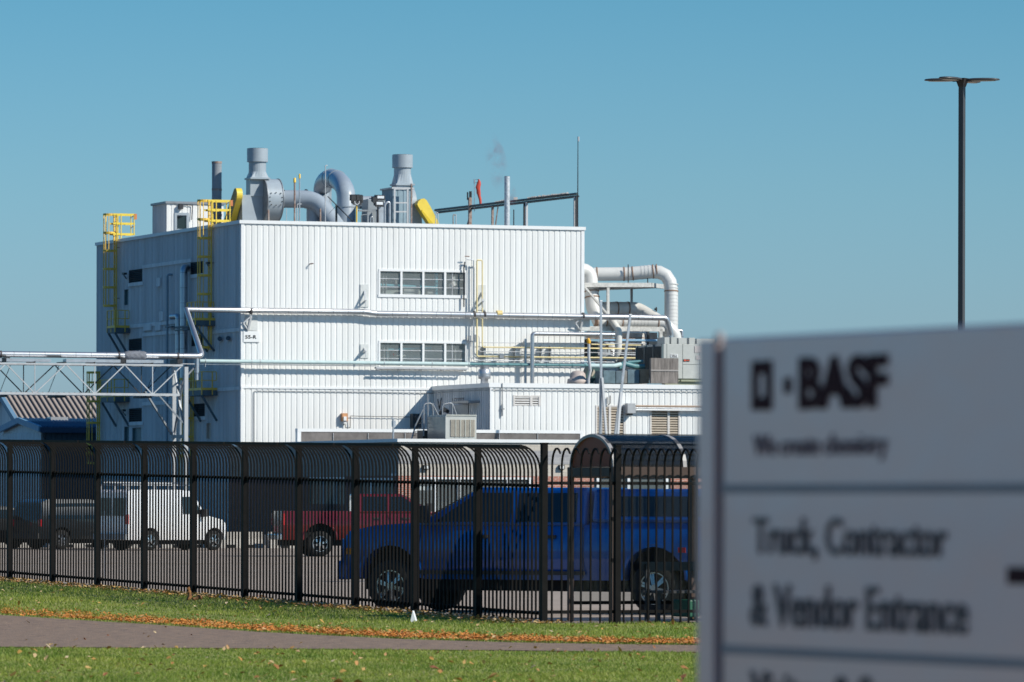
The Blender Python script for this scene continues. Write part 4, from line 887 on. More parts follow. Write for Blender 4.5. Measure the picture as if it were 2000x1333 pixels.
# ------------------------------------------------------------------ pipe bridge (truss) and tower
zt1 = MF.z(200, 712.5, 4.3); zb1_ = MF.z(200, 770, 4.3)
t = thing('pipe_bridge', 'white lattice truss bridge carrying the silver pipe in from the left', 'truss bridge', tuple(MF.w(-8, 3.4, zb1_)))
pxt = [-105.5, 11.5, 128.5, 243.5, 356]; pxb = [-46, 68, 185, 298]
for o, name_, sh in ((4.3, 'front_truss', 0), (2.5, 'rear_truss', -22)):
    m = MB(); sL = MF.s(-120,o); sR = MF.s(357+sh*.3,o)
    m.fbox(MF, sL, sR, o-.05, o+.05, zt1-.05, zt1+.055); m.fbox(MF, sL, MF.s(351,o), o-.05, o+.05, zb1_-.08, zb1_+.06); m.build('chord', white_steel if o > 3 else greymetal, t)
    m = MB()
    for i, p in enumerate(pxb):
        b = MF.w(MF.s(p+sh,o),o,zb1_); 
        for q_ in (pxt[i], pxt[i+1]): m.beam(b, MF.w(MF.s(q_+sh,o),o,zt1), .06)
        m.beam(b, Vector((b.x,b.y,zt1)), .05)
    m.build(name_, white_steel if o > 3 else darkmetal, t)
m = MB()
for px in (-20, 128, 243.5, 185, 68, 298): a = MF.w(MF.s(px,4.3),4.3,zt1+.1); m.beam(a, a-N*1.8, .09); 
for px in (13, 240, 350): m.fbox(MF, MF.s(px-5,4), MF.s(px+5,4), 2.6, 4.2, zt1+.1, zt1+.36)
for a, b in ((5,12),(105,127)): m.fbox(MF, MF.s(a-0,4), MF.s(b,4), 2.6, 4.2, zb1_-.22, zb1_-.1)
m.fbox(MF, MF.s(273,4), MF.s(295,4), 2.6, 4.2, zb1_-.2, zb1_-.1); m.build('cross_beam', darkmetal, t)
m = MB()
for a, b in ((-40,4),(13,100),(130,236),(247,320)): m.fbox(MF, MF.s(a,4.3), MF.s(b,4.3), 3.5, 4.25, zt1+.12, zt1+.30)
m.build('cable_cover', galv, t)
m = MB()
for px in (5, 100, 290): a = MF.w(MF.s(px,3.2),2.5,zb1_); m.beam(a, MF.w(MF.s(px+22,3.2),2.5,zt1), .03)
m.build('hanging_wires', darkmetal, t)
t = thing('bridge_tower', 'white two legged steel tower holding up the right end of the pipe bridge', 'tower', tuple(MF.w(MF.s(350,3.4),3.4,0)))
for px, o in ((339.5,2.6),(363,4.3)):
    a = MF.w(MF.s(px,o,780),o,0); m = MB(); w_ = .22; f = Fr(a, U, N); m.fbox(f, -w_/2, w_/2, -.12, .12, .0, zt1-.08); m.build('leg', white_steel, t)
A = lambda px, py, o: MF.p(px, py, o)
m = MB(); m.beam(A(341,725,2.8), A(357,825,4.2), .1); m.beam(A(361,722,4.2), A(340,845,2.8), .07); m.beam(A(357,752,4), A(341,850,2.8), .06); m.beam(A(337,853,2.6), A(363,853,4.3), .2)
m.beam(A(283,765,3.4), A(336,850,2.6), .10); m.beam(A(308,770,4.3), A(360,829,4.3), .08); m.beam(A(364,735,4.2), A(381,717,3.2), .07); m.build('brace', greymetal, t)
q = [A(361,745,3.6), A(352,752,3.4), A(352,860,3.4)]; q[2] = Vector((q[1].x,q[1].y,5.2))
ptube('tower_pipe', 'slender shiny pipe standing between the legs of the bridge tower', q, .09, alum_v, .15, 10)
# ------------------------------------------------------------------ annex roof
def bp(px, py, o=0): return BF.p(px, py, o)
def bz(p): return Vector((p.x, p.y, ZB-.15))
def broof(px, w): s = BF.s(px, -w, 745); return BF.w(s, -w, ZB-.15)
# round silver vent
c = broof(946, 2.0); t = thing('round_vent', 'silver drum shaped vent at the left end of the annex roof', 'roof vent', tuple(c)); k = c.y/F
m = MB(); m.tube([c, c+Vector((0,0,.45)), c+Vector((0,0,.5)), c+Vector((0,0,1.0)), c+Vector((0,0,1.05))], [.22,.22,.36,.36,.28], 20); m.build('vent_body', galv, t)
m = MB(); m.tube([c+Vector((0,0,.98)), c+Vector((0,0,1.25)), c+Vector((0,0,1.27))], [.27,.27,.33], 20); m.tube([c+Vector((0,0,.62)), c+Vector((0,0,.68))], .375, 20); m.build('vent_cap', galv, t)
# mushroom vent
c = broof(1128.5, 3.2); t = thing('mushroom_vent', 'beige mushroom shaped roof vent left of the tall leaning masts', 'roof vent', tuple(c))
mv = mat('beige_vent', (.52,.44,.40), .55)
m = MB(); m.tube([c+Vector((0,0,.22)), c+Vector((0,0,.24)), c+Vector((0,0,.55)), c+Vector((0,0,.58)), c+Vector((0,0,.85)), c+Vector((0,0,1.0)), c+Vector((0,0,1.05))], [.60,.66,.6,.48,.45,.32,.1], 24); m.build('vent_hood', mv, t)
m = MB(); m.tube([c, c+Vector((0,0,.25))], .4, 16); m.build('vent_neck', darkmetal, t)
q = broof(1149.3, 1.2); za = BF.z(1149, 671, -1.2)
t = thing('capped_pipe', 'pale standpipe with a slanting yellow cap on the annex roof', 'pipe', tuple(q))
m = MB(); m.tube(fillet([q, q+Vector((0,0,.5)), q+U*.12+Vector((0,0,1.0)), Vector((q.x+.02,q.y,ZB+1.6)), Vector((q.x+.02,q.y,za))], .1, 3), .085, 10); m.build('pipe', white_steel, t)
m = MB(); e = Vector((q.x+.02,q.y,za)); m.tube([e-Vector((0,0,.02)), e+Vector((0,0,.12)), e+Vector((-.06,0,.3))], [.1,.13,.07], 10); m.build('pipe_cap', mat('cap_amber', (.85,.42,.02), .5), t)
# big AC unit
UF = Fr(BF.w(BF.s(1296,-1.2,700),-1.2,0), U, N); UL = Fr(UF.w(0,0,0), V, -U); zu1 = UF.z(1330, 672.5); zu0 = UF.z(1330, 740); sU = UF.s(1480); lU = 4.3
t = thing('rooftop_unit', 'big grey green rooftop air handler with dark coil side on the annex', 'air conditioner', tuple(UF.w(2,-2,zu0)))
m = MB(); m.fbox(UF, 0, sU, -lU, 0, zu0, zu1); m.build('case', acgrey, t, bevel=.02)
m = MB()
for px in (1302.5, 1333.5, 1367): x = UF.s(px, .0); m.fbox(UF, x-.012, x+.012, 0, .012, zu0, zu1)
m.fbox(UF, UF.s(1333.5), sU, 0, .013, UF.z(1350,712)-.012, UF.z(1350,712)+.012); m.build('panel_joint', mat('joint_dark', (.2,.22,.2), .6), t)
m = MB(); m.fbox(UL, .15, lU-.1, 0, .03, zu0+.1, zu1-.12)
for k in range(24): x = .2+(lU-.4)*k/24; m.fbox(UL, x, x+.05, .03, .10, zu0+.1, zu1-.15)
m.build('coil_grille', acdark, t)
m = MB(); 
for k in range(4): x = .05+(lU-.1)*k/3; m.fbox(UL, x-.05, x+.05, .0, .12, zu0, zu1)
m.build('coil_frame', mat('coil_frame', (.12,.16,.17), .5), t)
for a, b, y in ((1298,1311,659),(1311,1325.5,659),(1325.5,1345,660.5),(1346,1361,660),(1361,1400,662)):
    m = MB(); x0 = UF.s(a); x1 = UF.s(b); z_ = UF.z(a, y); m.fbox(UF, x0, x0+.05, -1.2, 0, zu1, z_); m.fbox(UF, x0+.05, x1-.12, -.05, 0, zu1, z_); m.fbox(UF, x0+.05, x1-.12, -1.2, -1.15, zu1, z_); m.build('fan_hood', acgrey, t)
m = MB(); m.pbox(UF, 1310, 692, 1324, 698.5, .015, .03); m.build('label_plate', trim, t)
text('label_text', 'POINT A', UF, 1311.5, 693, 1322.5, 695, .035, black, t, .03); text('label_text', 'CENTER', UF, 1311.5, 695.6, 1322.5, 697.6, .035, black, t, .03)
m = MB(); m.pbox(UF, 1335, 702, 1347, 706.5, .015, .03); bd = m.build('maker_badge', mat('badge_dark', (.05,.03,.03), .5), t); m = MB(); m.pbox(UF, 1336, 702.8, 1339.6, 705.8, .03, .036); m.pbox(UF, 1340.5, 703.7, 1346.3, 705, .03, .036); m.build('badge_mark', mat('badge_red', (.75,.10,.04), .5), bd)
m = MB(); m.pbox(UF, 1357, 676.5, 1372, 689, .015, .03); m.pbox(UF, 1360, 695, 1369, 703, .015, .03); m.build('label_plate', mat('sticker', (.62,.55,.52), .6), t)
m = MB(); m.fbox(UF, .0, sU, -.3, -.1, ZB-.1, zu0); m.fbox(UF, UF.s(1330), sU, -.05, .05, UF.z(1345,744)-.05, UF.z(1345,744)+.05); m.build('skid', mat('skid_olive', (.35,.36,.25), .6), t)
# brown board, dark boxes
t = thing('brown_panel', 'square brown weathered coil guard standing in front of the rooftop unit', 'panel', tuple(BF.w(BF.s(1298,-.5),-.5,ZB)))
m = MB(); m.pbox(BF, 1271.5, 700, 1325, 749.5, -.75, -.5); m.build('board', mat('weathered_brown', (.26,.23,.21), .85, var=.3, scale=7, streak=True), t)
m = MB(); m.pbox(BF, 1271.5, 722.5, 1325, 725.5, -.5, -.46); m.build('mid_rail', mat('panel_rail', (.36,.33,.31), .8), t)
for i, (a, b, y, c_, lb) in enumerate(((1178.5,1202,724,(.12,.19,.22),'leftmost dark square duct box on the annex roof'), (1203,1216,725,(.10,.15,.18),'narrow dark duct box behind the leaning mast'), (1217,1225,724,(.26,.25,.23),'narrow beige grey duct box behind the leaning mast'), (1226,1249,722.5,(.11,.18,.22),'dark blue grey duct box left of the tan one'), (1250.5,1268,721,(.30,.25,.18),'tan duct box next to the brown panel'))):
    m = MB(); m.pbox(BF, a, y, b, 749.5, -2.6-.02*i, -1.2-.03*i); tag(m.build('duct_box', mat('duct_box_%s' % 'abcde'[i], c_, .6, var=.2), bevel=.02), lb, 'duct box', 'boxes on the annex roof')
# teal and mint pipe on annex roof
q = [bp(1153,715,-2.0), bp(1200,715,-2.0), bp(1212,712,-2.2), bp(1256,716,-2.2)]
m = MB(); m.tube(fillet(q[:3], .3, 4), [.13]*len(fillet(q[:3], .3, 4)), 12); tag(m.build('mint_roof_pipe', mint), 'fat mint pipe lying above the dark duct boxes', 'pipe')
m = MB(); m.tube(fillet([bp(1209,719,-2.4), bp(1218,710,-2.4), bp(1240,716,-2.4), bp(1258,716,-2.4)], .2, 4), .15, 12); m.tube([bp(1226,708,-2.4), bp(1256,706,-2.4)], .09, 8); tag(m.build('teal_roof_pipe', teal), 'dark teal bent pipe joining the rooftop unit', 'pipe')
t = thing('green_hopper', 'dark green sloping hopper behind the yellow capped pipe', 'hopper', tuple(broof(1160, 3)))
m = MB(); m.prism([bp(1152,716,-3), bp(1176,722,-3), bp(1176,749,-3), bp(1140,749,-3), bp(1146,730,-3)], V*.8); m.build('hopper_body', mat('dark_green_steel', (.04,.10,.10), .5), t)
m = MB(); m.prism([bp(1155,734,-2.9), bp(1160,721,-2.9), bp(1163,727,-2.9), bp(1156,738,-2.9)], V*.05); m.beam(bp(1159,749,-2.8), bp(1167,741,-2.8), .1); m.build('hopper_plate', mat('beige_plate', (.50,.45,.36), .6), t)
# upright and leaning masts (in front of the annex)
for i, (pts, lb) in enumerate((([(1173.5,589),(1174,740),(1172,900)], 'upright silver telescopic mast standing before the annex'), ([(1231,616),(1213,765),(1196,900)], 'silver telescopic mast leaning to the right before the annex'))):
    O_ = 8.0; t = thing('telescopic_mast', lb, 'mast', tuple(BF.p(pts[2][0], 900, O_)), group='two tall thin masts in front of the annex')
    P_ = [BF.p(x, y, O_) for x, y in pts]; m = MB(); m.beam(P_[1], P_[0], .12); m.build('upper_section', galv, t); m = MB(); m.beam(P_[2], P_[1]+(P_[1]-P_[2])*.001, .16); m.build('lower_section', galv, t)
    m = MB(); a, b = ((1176,738),(1188,900)) if i == 0 else ((1213,766),(1203,900)); m.beam(BF.p(*a,O_+.15), BF.p(*b,O_+.6), .12); m.build('stay', white_steel, t)
    m = MB(); m.beam(P_[0]-Vector((0,0,.0)), P_[0]+Vector((0,0,.06)), .15); m.build('mast_tip', trim, t)
# wall things on annex front
t = thing('junction_box', 'grey junction box on the annex wall with pipes running right', 'junction box', tuple(BF.p(1233,812,0)))
m = MB(); m.pbox(BF, 1225.5, 788, 1241.5, 808, .05, .55); m.build('case', mat('box_grey', (.42,.43,.44), .5), t, bevel=.02)
m = MB(); m.pbox(BF, 1227, 808, 1236, 811, .1, .4); m.build('gland', darkmetal, t)
for y, r, mt_, lb in ((793.5,.06,mat('brown_pipe', (.42,.30,.22), .6),'brown pipe, top of the three leading right from the junction box'), (797.5,.045,galv,'grey pipe, middle of the three leading right from the junction box'), (801,.045,trim,'white pipe, lowest of the three leading right from the junction box')):
    a = BF.p(1242, y, .3); b = BF.w(BF.s(1480,.3), .3, a.z); m = MB(); m.tube([a, b], r, 10); tag(m.build('wall_pipe', mt_), lb, 'pipe', 'pipes from the junction box')
m = MB(); z = BF.z(1100, 763, .06); m.tube([BF.w(.1,.06,z), BF.w(BF.s(1480),.06,z)], .022, 6); zz = z; m.tube([BL.w(.0,.06,z), BL.w(LB,.06,z)], .022, 6); tag(m.build('thin_conduit', greymetal), 'thin conduit running along the annex just under its coping', 'pipe', 'long thin conduits')
m = MB(); m.tube([BF.p(981,749,.1), BF.p(981,800,.1)], .028, 6); m.tube([BF.p(981,790,.1), BF.p(981,813,.1)], .05, 8); m.tube([BF.p(978,799,.1), BF.p(985,799,.1)], .04, 6); tag(m.build('vertical_conduit', mat('conduit_grey_dark', (.22,.24,.26), .5)), 'thin upright conduit with clamps left of the small louvre', 'pipe')
m = MB(); m.beam(BF.p(1191.5,773,.2), BF.p(1191.5,788,.2), .05); m.beam(BF.p(1191.5,788,.2), BF.p(1187,792,.1), .04); m.beam(BF.p(1186,776,.05), BF.p(1186,790,.05), .03); tag(m.build('small_hook', darkmetal), 'small dark hooked fitting above the middle louvre', 'fitting')
# ------------------------------------------------------------------ white ducts right of the tall building
OD = -2.0                                  # plane of the front duct, slightly behind the front wall
def dp(px, py, o=OD): return MF.p(px, py, o)
kd = dp(1250, 560).y/F
def bands(m, pts, r): 
    for a, b in pts: pass
def wduct(label, pts, rpx, o=OD, fil=1.0, rings_=(), mt=None, os=None):
    P_ = [dp(x, y, (os[i] if os else o)) for i, (x, y) in enumerate(pts)]; t = thing('white_duct', label, 'duct', tuple(P_[0]), group='white ducts at the right of the tall building')
    r = rpx*kd; m = MB(); pth = fillet(P_, fil, 4); m.tube(pth, r, 22); 
    # rolled ribs on straight lengths
    for a, b in zip(P_, P_[1:]):
        L_ = (b-a).length
        if L_ < 2.2: continue
        d = (b-a).normalized(); n_ = int((L_-1.6)/.22)
        for i in range(n_): m.disc(a+d*(.9+.22*i), d, r*1.035, .06, 22)
    m.build('pipe', mt or duct_w, t); m = MB()
    for px, py, j in rings_:
        d = (P_[j+1]-P_[j]).normalized(); c = dp(px, py, o if not os else (os[j]+os[j+1])/2); 
        c = P_[j]+d*((c-P_[j]).dot(d)); m.disc(c, d, r*1.07, .07, 22)
    if rings_: m.build('duct_clamp', mat('rust_clamp', (.28,.17,.11), .7), t)
    return t
wduct('white duct leaning out of the corner of the tall building and dropping down', [(1118,527),(1152,529),(1158,600),(1176,640)], 14, fil=1.0, rings_=((1156,570,1),(1157,582,1)), os=(-2.2,-2.2,-1.8,-1.4))
wduct('white ribbed duct across the top turning down at the far right', [(1160,536),(1225,535.5),(1311,527.5),(1311,664)], 13.2, fil=1.3, rings_=((1166,535,0),(1218,537,0),(1236,537,1),(1276,531,1),(1283,530,1),(1311,569,2)), os=(-3.2,-2.6,-1.6,-1.2))
wduct('white duct bending down to the right in the gap between the steel beams', [(1172,603),(1245,603),(1284,626),(1322,668)], 13, fil=.7, rings_=((1204,603,0),(1226,603,0)), os=(-4,-4,-3,-2.5))
wduct('low level white duct behind the silver pipe joining the far right elbow', [(1163,628),(1295,629),(1318,652),(1320,668)], 12, o=-1.2, fil=.8, rings_=((1164,628,0),(1169,628,0),(1182,628,0),(1195,628,0),(1213,628,0),(1283,629,0)), os=(-1.2,-1.2,-1.0,-1.0))
t = wduct('slim white duct with a pointed foot between the two masts', [(1192,622),(1208,645),(1208,684)], 6.8, fil=.5, os=(-.6,-.6,-.6))
m = MB(); a = dp(1208,684,-.6); m.tube([a, dp(1204,702,-.6), dp(1203,706,-.6)], [6.8*kd, 2.4*kd, 1.4*kd], 12); m.build('duct_foot', duct_w, t)
# steel frame
beamw = mat('rust_flecked_white_steel', (.66,.64,.60), .55, var=.2, scale=5)
t = thing('steel_frame', 'rust flecked white steel frame of beams and posts under the big ducts', 'steel frame', tuple(dp(1210,640,-1)))
def hb(x0, y0, x1, y1, o0, o1, h, w=.2):
    a = dp(x0, y0, o0); b = dp(x1, y1, o1); m = MB(); m.beam(a, b, w, h); m.build('beam', beamw, t)
hb(1141, 557, 1271, 557, -1.2, -1.2, .26); hb(1271, 557, 1300, 561, -1.2, -7, .26); hb(1160, 567, 1271, 559, -7.5, -1.5, .12)
hb(1141, 642, 1297, 643.5, -1.0, -1.0, .28)
m = MB(); m.hexa([dp(1160,568,-7.6),dp(1298,563,-7.6),dp(1271,560.5,-1.3),dp(1141,560.5,-1.3),dp(1160,567,-7.6),dp(1298,562,-7.6),dp(1271,559.5,-1.3),dp(1141,559.5,-1.3)]); m.build('deck_plate', greymetal, t)
for px, w_, y0, y1, o, mt_ in ((1187.5,.15,561,642,-1.2,beamw),(1233.5,.13,562,642,-4.5,greymetal),(1150,.14,642,740,-1,greymetal),(1290,.2,643,672,-1,beamw),(1262,.18,645,740,-4,greymetal)):
    m = MB(); m.beam(dp(px,y1,o), dp(px,y0,o), w_); m.build('post', mt_, t)
m = MB(); m.beam(dp(1141,560,-.9), dp(1216,650,-.9), .2, .1); m.beam(dp(1195,645,-.9), dp(1205,665,-.9), .08); m.build('brace', beamw, t)
m = MB(); m.beam(dp(1227,511+6,-2), dp(1227,553,-2), .05); m.beam(dp(1265,508+14,-2), dp(1265,553,-2), .05); m.build('hanger_rod', darkmetal, t)
# tanks and clutter behind the pipe runs
wt = mat('weathered_white_tank', (.60,.58,.55), .5, var=.18, scale=2, streak=True)
for lb, px, y0, y1, r, o in (('squat weathered white tank behind the pipe runs', 1238, 652, 724, .82, -4), ('grey blue round tank left of the white tank', 1187, 672, 724, .78, -4.5)):
    t = thing('process_tank', lb, 'tank', tuple(broof(px, 4))); a = dp(px, y0, o); m = MB(); m.tube([Vector((a.x,a.y,ZB-.2)), a, a+Vector((0,0,.12))], [r, r, r*.8], 24); m.build('tank_shell', wt if px > 1200 else pale, t)
    m = MB()
    for f in (.3, .62, .92): z_ = ZB-.2+(a.z-ZB+.2)*f; m.tube([Vector((a.x,a.y,z_)), Vector((a.x,a.y,z_+.05))], r*1.02, 24)
    m.build('tank_band', rust, t)
cl_ = [((1143,663,1152,700),darkmetal,-2.4,'dark valve block right of the building corner','valve'), ((1153,667,1168,708),mat('deep_green_box', (.04,.09,.09), .6),-2.6,'dark green control box behind the standpipe','control box'), ((1268,650,1284,676),wt,-3.5,'small white box with drawn lines beside the steel frame','box'), ((1186,662,1206,668),mat('red_box', (.55,.06,.03), .5),-2.2,'flat bright red fitting among the pipes','fitting'), ((1199,634,1201,636),rust,-2,'',''), ((1240,676,1252,700),greymetal,-2.8,'grey box between the tank and the rooftop unit','box')]
for (a, b, c, d), mt_, o, lb, ct in cl_:
    if not lb: continue
    m = MB(); m.pbox(MF, a, b, c, d, o-.6, o); tag(m.build(ct.replace(' ', '_'), mt_, bevel=.03), lb, ct)
rows = [((1143,649.5),(1262,650),.05,white_steel,'white pipe just below the lower steel beam'), ((1143,656.5),(1196,657.5),.11,alum,'short silver lagged pipe ending between the masts'), ((1178,665),(1284,665.5),.07,mat('sky_blue_pipe', (.25,.45,.62), .4),'light blue pipe running toward the rooftop unit'), ((1143,661.5),(1240,662),.04,rust,'thin rusty pipe below the silver lagged pipe'), ((1155,673),(1252,675),.04,cream,'short cream pipe near the light blue pipe'), ((1160,713),(1250,712),.045,white_steel,'white pipe just above the mint roof pipe'), ((1218,686),(1245,690),.05,darkmetal,'dark valve line by the tank'), ((1168,692),(1258,694),.04,white_steel,'white pipe across the face of the tank')]
for (x0,y0),(x1,y1),r,mt_,lb in rows:
    m = MB(); m.tube([dp(x0,y0,-.6), dp(x1,y1,-.6)], r, 10); tag(m.build('process_pipe', mt_), lb, 'pipe', 'tangle of pipes above the annex')
m = MB()
for i in range(26):
    x = random.uniform(1156,1255); y = random.uniform(668,708); c = dp(x, y, -.7); s = random.uniform(.04,.1); m.box(c.x-s, c.x+s, c.y-.05, c.y+.1, c.z-s*random.uniform(.5,1.5), c.z+s)
    if i % 2: m.tube([c, c+Vector((random.uniform(-.5,.5),.1,random.uniform(-.4,.4)))], .025, 6)
o = tag(m.build('pipe_fittings', mat('fitting_dark', (.10,.08,.07), .6, var=.3)), 'jumble of small dark valves and fittings among the pipes', 'fittings'); kind(o, 'stuff')
m = MB(); m.tube(fillet([dp(1254,655,-1.6), dp(1254,636,-1.6), dp(1260,630,-1.6), dp(1267,640,-1.6), dp(1267,655,-1.6)], .25, 5), .045, 8); tag(m.build('gooseneck', white_steel), 'small white gooseneck pipe behind the lower beam', 'pipe')
q = [dp(1328,648,-4), dp(1332,646,-4), dp(1332,668,-4)]; m = MB(); m.tube(fillet([dp(1322,646,-4), q[1], q[2]], .12, 4), .1, 12); tag(m.build('small_elbow', alum_v), 'short silver elbow at the far right behind the big duct', 'pipe')
m = MB(); c = dp(1282, 604, -3); m.beam(dp(1282,600,-3), dp(1282,609,-3), .06); m.box(c.x-.12, c.x+.05, c.y, c.y+.1, c.z-.08, c.z+.05); tag(m.build('small_valve', darkmetal), 'little black valve beside the tall ribbed duct', 'valve')
# ------------------------------------------------------------------ on the low roof
AF = Fr(MF.w(0, 19.5, 0), U, N); s0 = AF.s(871); s1 = AF.s(931); z0 = AF.z(900, 857); z1 = AF.z(900, 812.5)
AL = Fr(AF.w(s0,0,0), V, -U); lA = 3.1
t = thing('rooftop_condenser', 'boxy rooftop air conditioner with tan grille on the low roof', 'air conditioner', tuple(AF.w((s0+s1)/2, -1, z0)))
m = MB(); m.fbox(AF, s0, s1, -lA, 0, z0-.1, z1); m.build('case', acgrey, t, bevel=.02)
m = MB(); m.fbox(AF, s0+.28, s1-.1, 0, .03, z0+.1, z1-.22)
for k in range(26): x = s0+.28+(s1-s0-.4)*k/26; m.fbox(AF, x, x+.02, .03, .045, z0+.1, z1-.22)
m.build('front_grille', mat('tan_grille', (.44,.40,.33), .6), t)
m = MB()
for k in range(1,5): x = s0+.28+(s1-s0-.38)*k/5; m.fbox(AF, x-.02, x+.02, .045, .07, z0+.1, z1-.22)
m.fbox(AF, s0, s1, -lA, .05, z1, z1+.06); m.build('grille_frame', mat('grille_frame', (.55,.56,.50), .5), t)
m = MB(); m.fbox(AL, .06, lA-.05, 0, .02, z0, z1-.05); m.build('side_panel', mat('dark_glossy_panel', (.08,.13,.15), .2), t)
m = MB(); m.fbox(AF, s0-.02, s0+.02, -.1, .02, z0, z1); m.build('corner_edge', acgrey, t)
t = thing('roof_steps', 'thin steel step rails rising behind the rooftop air conditioner', 'steps', tuple(AF.w(s0-1,-4,z0)))
def ap(x, y, o=-3.6): return AF.p(x, y, o)
for pts in ([(827.5,852),(827.5,789),(844.5,787.5),(846,812)],[(864,812),(864,790),(883,787),(892,812)],[(844.5,788),(856,812)],[(826,800),(812,830),(804,858)],[(836,856),(835,770)],[(883,788),(883,812)]):
    m = MB(); m.tube(fillet([ap(*p) for p in pts], .2, 3), .045, 8); m.build('handrail', greymetal, t)
m = MB()
for i in range(6): m.beam(ap(806+i*4, 852-i*8), ap(812+i*4, 850-i*8), .04)
m.fbox(Fr(ap(826,845), U, N), 0, .6, -1, 0, z0, z0+.5); m.build('tread', darkmetal, t)
m = MB(); m.tube([ap(768,861,3), ap(768,818,3)], .05, 8); m.pbox(AF, 767, 822, 773, 834, -.3, -.1); m.beam(ap(764,815,3), ap(768,819,3), .05); tag(m.build('vent_post', galv), 'thin roof post with a small box beside the low roof coping', 'post')
m = MB(); m.pbox(MF, 806, 808.5, 823, 836, .02, .5); m.tube([MF.p(811,813,.6), MF.p(818,826,.6)], .1, 6); tag(m.build('shadowed_box', mat('dark_box', (.05,.06,.07), .6)), 'dark equipment box on the wall inside the slanting shadow', 'wall box')
m = MB(); m.tube(fillet([BL.p(863,818,.3), BL.p(861,806,.4), BL.p(868,800,.4), BL.p(874,804,.4)], .2, 3), .12, 8); m.beam(BL.p(888,779,.3), BL.p(906,778,.3), .04)
for x in range(884, 908, 4): m.beam(BL.p(x,784,.3), BL.p(x+.5,778,.3), .03)
m.tube([BL.p(855,780,.1), BL.p(858,800,.1)], .03, 6); m.tube([BL.p(862,778,.1), BL.p(858,800,.1)], .03, 6); tag(m.build('wall_fittings', darkmetal), 'dark hoses and brackets on the shaded annex wall', 'fittings')
# ------------------------------------------------------------------ ground, lot, lawn, path
FA = Vector((.918,.3966,0)).normalized(); FB = Vector((-FA.y, FA.x, 0)); A0_, _ = unpix(1062, 1200); FP = Vector((A0_*82, 82, 0))
def hgt(x, y):
    dx, dy = x-FP.x, y-FP.y; a = dx*FA.x+dy*FA.y; b = dx*FB.x+dy*FB.y
    return .30*np.clip(b/24.4, 0, 1.5)
def fb_(a, b, z=0): v = FP+FA*a+FB*b; return Vector((v.x, v.y, z))
m = MB(); m.quad((-1500,-200,-.06),(1500,-200,-.06),(1500,3000,-.06),(-1500,3000,-.06)); kind(m.build('ground', mat('far_ground', (.09,.10,.07), .95, var=.1, scale=.05), origin=(0,0,0)), 'structure')
lotm = mat('lot_asphalt', (.38,.30,.235), .92, var=.10, scale=.6, bump=.3)
_yb = 232.
def _cut(a): return (_yb-FP.y-a*FA.y)/FB.y
m = MB(); m.quad(fb_(.55,.45), fb_(300,.45), fb_(300,_cut(300) if _cut(300) > .5 else .5), fb_(.55,_cut(.55))); kind(m.build('parking_lot', lotm, origin=(0,0,0)), 'structure')
m = MB(); m.quad((-160,_yb,-.004),(260,_yb,-.004),(260,520,-.004),(-160,520,-.004)); kind(m.build('low_bounce_yard', mat('low_bounce_asphalt', (.055,.055,.055), .9, var=.15, scale=.5), origin=(0,0,0)), 'structure')  # dark sheet added by the building to cut light bounced onto its side wall
def soil_mat():
    return mat('lawn_soil', (.17,.21,.04), .95, col2=(.26,.24,.07), scale=.8, bump=.3)
lm = soil_mat(); m = MB(); st = 1.2
def grid(m, a0, a1, b0, b1, na, nb):
    base = len(m.v)
    for j in range(nb+1):
        for i in range(na+1):
            v = fb_(a0+(a1-a0)*i/na, b0+(b1-b0)*j/nb); m.v.append((v.x, v.y, float(hgt(v.x, v.y))+.0))
    for j in range(nb):
        for i in range(na):
            q = base+j*(na+1)+i; m.f.append((q,q+1,q+na+2,q+na+1)); m.sm.append(True)
grid(m, -60, .14, -90, 0, 12, 9); grid(m, -60, .14, 0, 45, 12, 30); grid(m, .14, 80, -90, .3, 12, 6)
kind(m.build('lawn_ground', lm, origin=(0,0,0)), 'structure')
m = MB(); n = 30
for i in range(n):
    a = fb_(.14, .3+44*i/n); b = fb_(.14, .3+44*(i+1)/n); c = fb_(.62, .3+44*(i+1)/n); d = fb_(.62, .3+44*i/n); ha = float(hgt(a.x,a.y))+.01; hb_ = float(hgt(b.x,b.y))+.01
    m.hexa([(a.x,a.y,-.05),(d.x,d.y,-.05),(c.x,c.y,-.05),(b.x,b.y,-.05),(a.x,a.y,ha),(d.x,d.y,ha),(c.x,c.y,hb_),(b.x,b.y,hb_)])
kind(m.build('kerb', mat('kerb_concrete', (.36,.31,.27), .9, var=.12, scale=3), origin=(0,0,0)), 'structure')
m = MB(); m.quad((-60,-120,.02),(70,-120,.02),(70,30,.02),(-60,30,.02)); kind(m.build('road', mat('warm_bounce_sheet', (.50,.40,.34), .85, var=.1, scale=1.), origin=(0,0,0)), 'structure')  # unseen pale sheet added around the camera to bounce warm light onto the sign
PT = [(-400,1188),(0,1203),(150,1213),(300,1222),(500,1236),(650,1244),(800,1251),(1000,1257),(1200,1260.5),(1370,1262.5),(1700,1265),(2300,1267)]
PB = [(-400,1267.5),(0,1265.5),(500,1268.5),(1000,1272.5),(1370,1276.5),(1700,1280),(2300,1285)]
def gz(px, py):
    p = ground(px, py, 0)
    for _ in range(4): p = ground(px, py, float(hgt(p.x, p.y)))
    return p
m = MB(); m2 = MB(); top = np.array(PT); bot = np.array(PB)
xs = np.linspace(-400, 2300, 91); rows_ = []
for x in xs:
    yt = np.interp(x, top[:,0], top[:,1]); yb = np.interp(x, bot[:,0], bot[:,1]); rows_.append([gz(x, yb+(yt-yb)*k/6) for k in range(7)])
for r in rows_:
    for p in r: m.v.append((p.x, p.y, p.z+.012))
for i in range(len(xs)-1):
    for k in range(6): q = i*7+k; m.f.append((q,q+7,q+8,q+1)); m.sm.append(True)
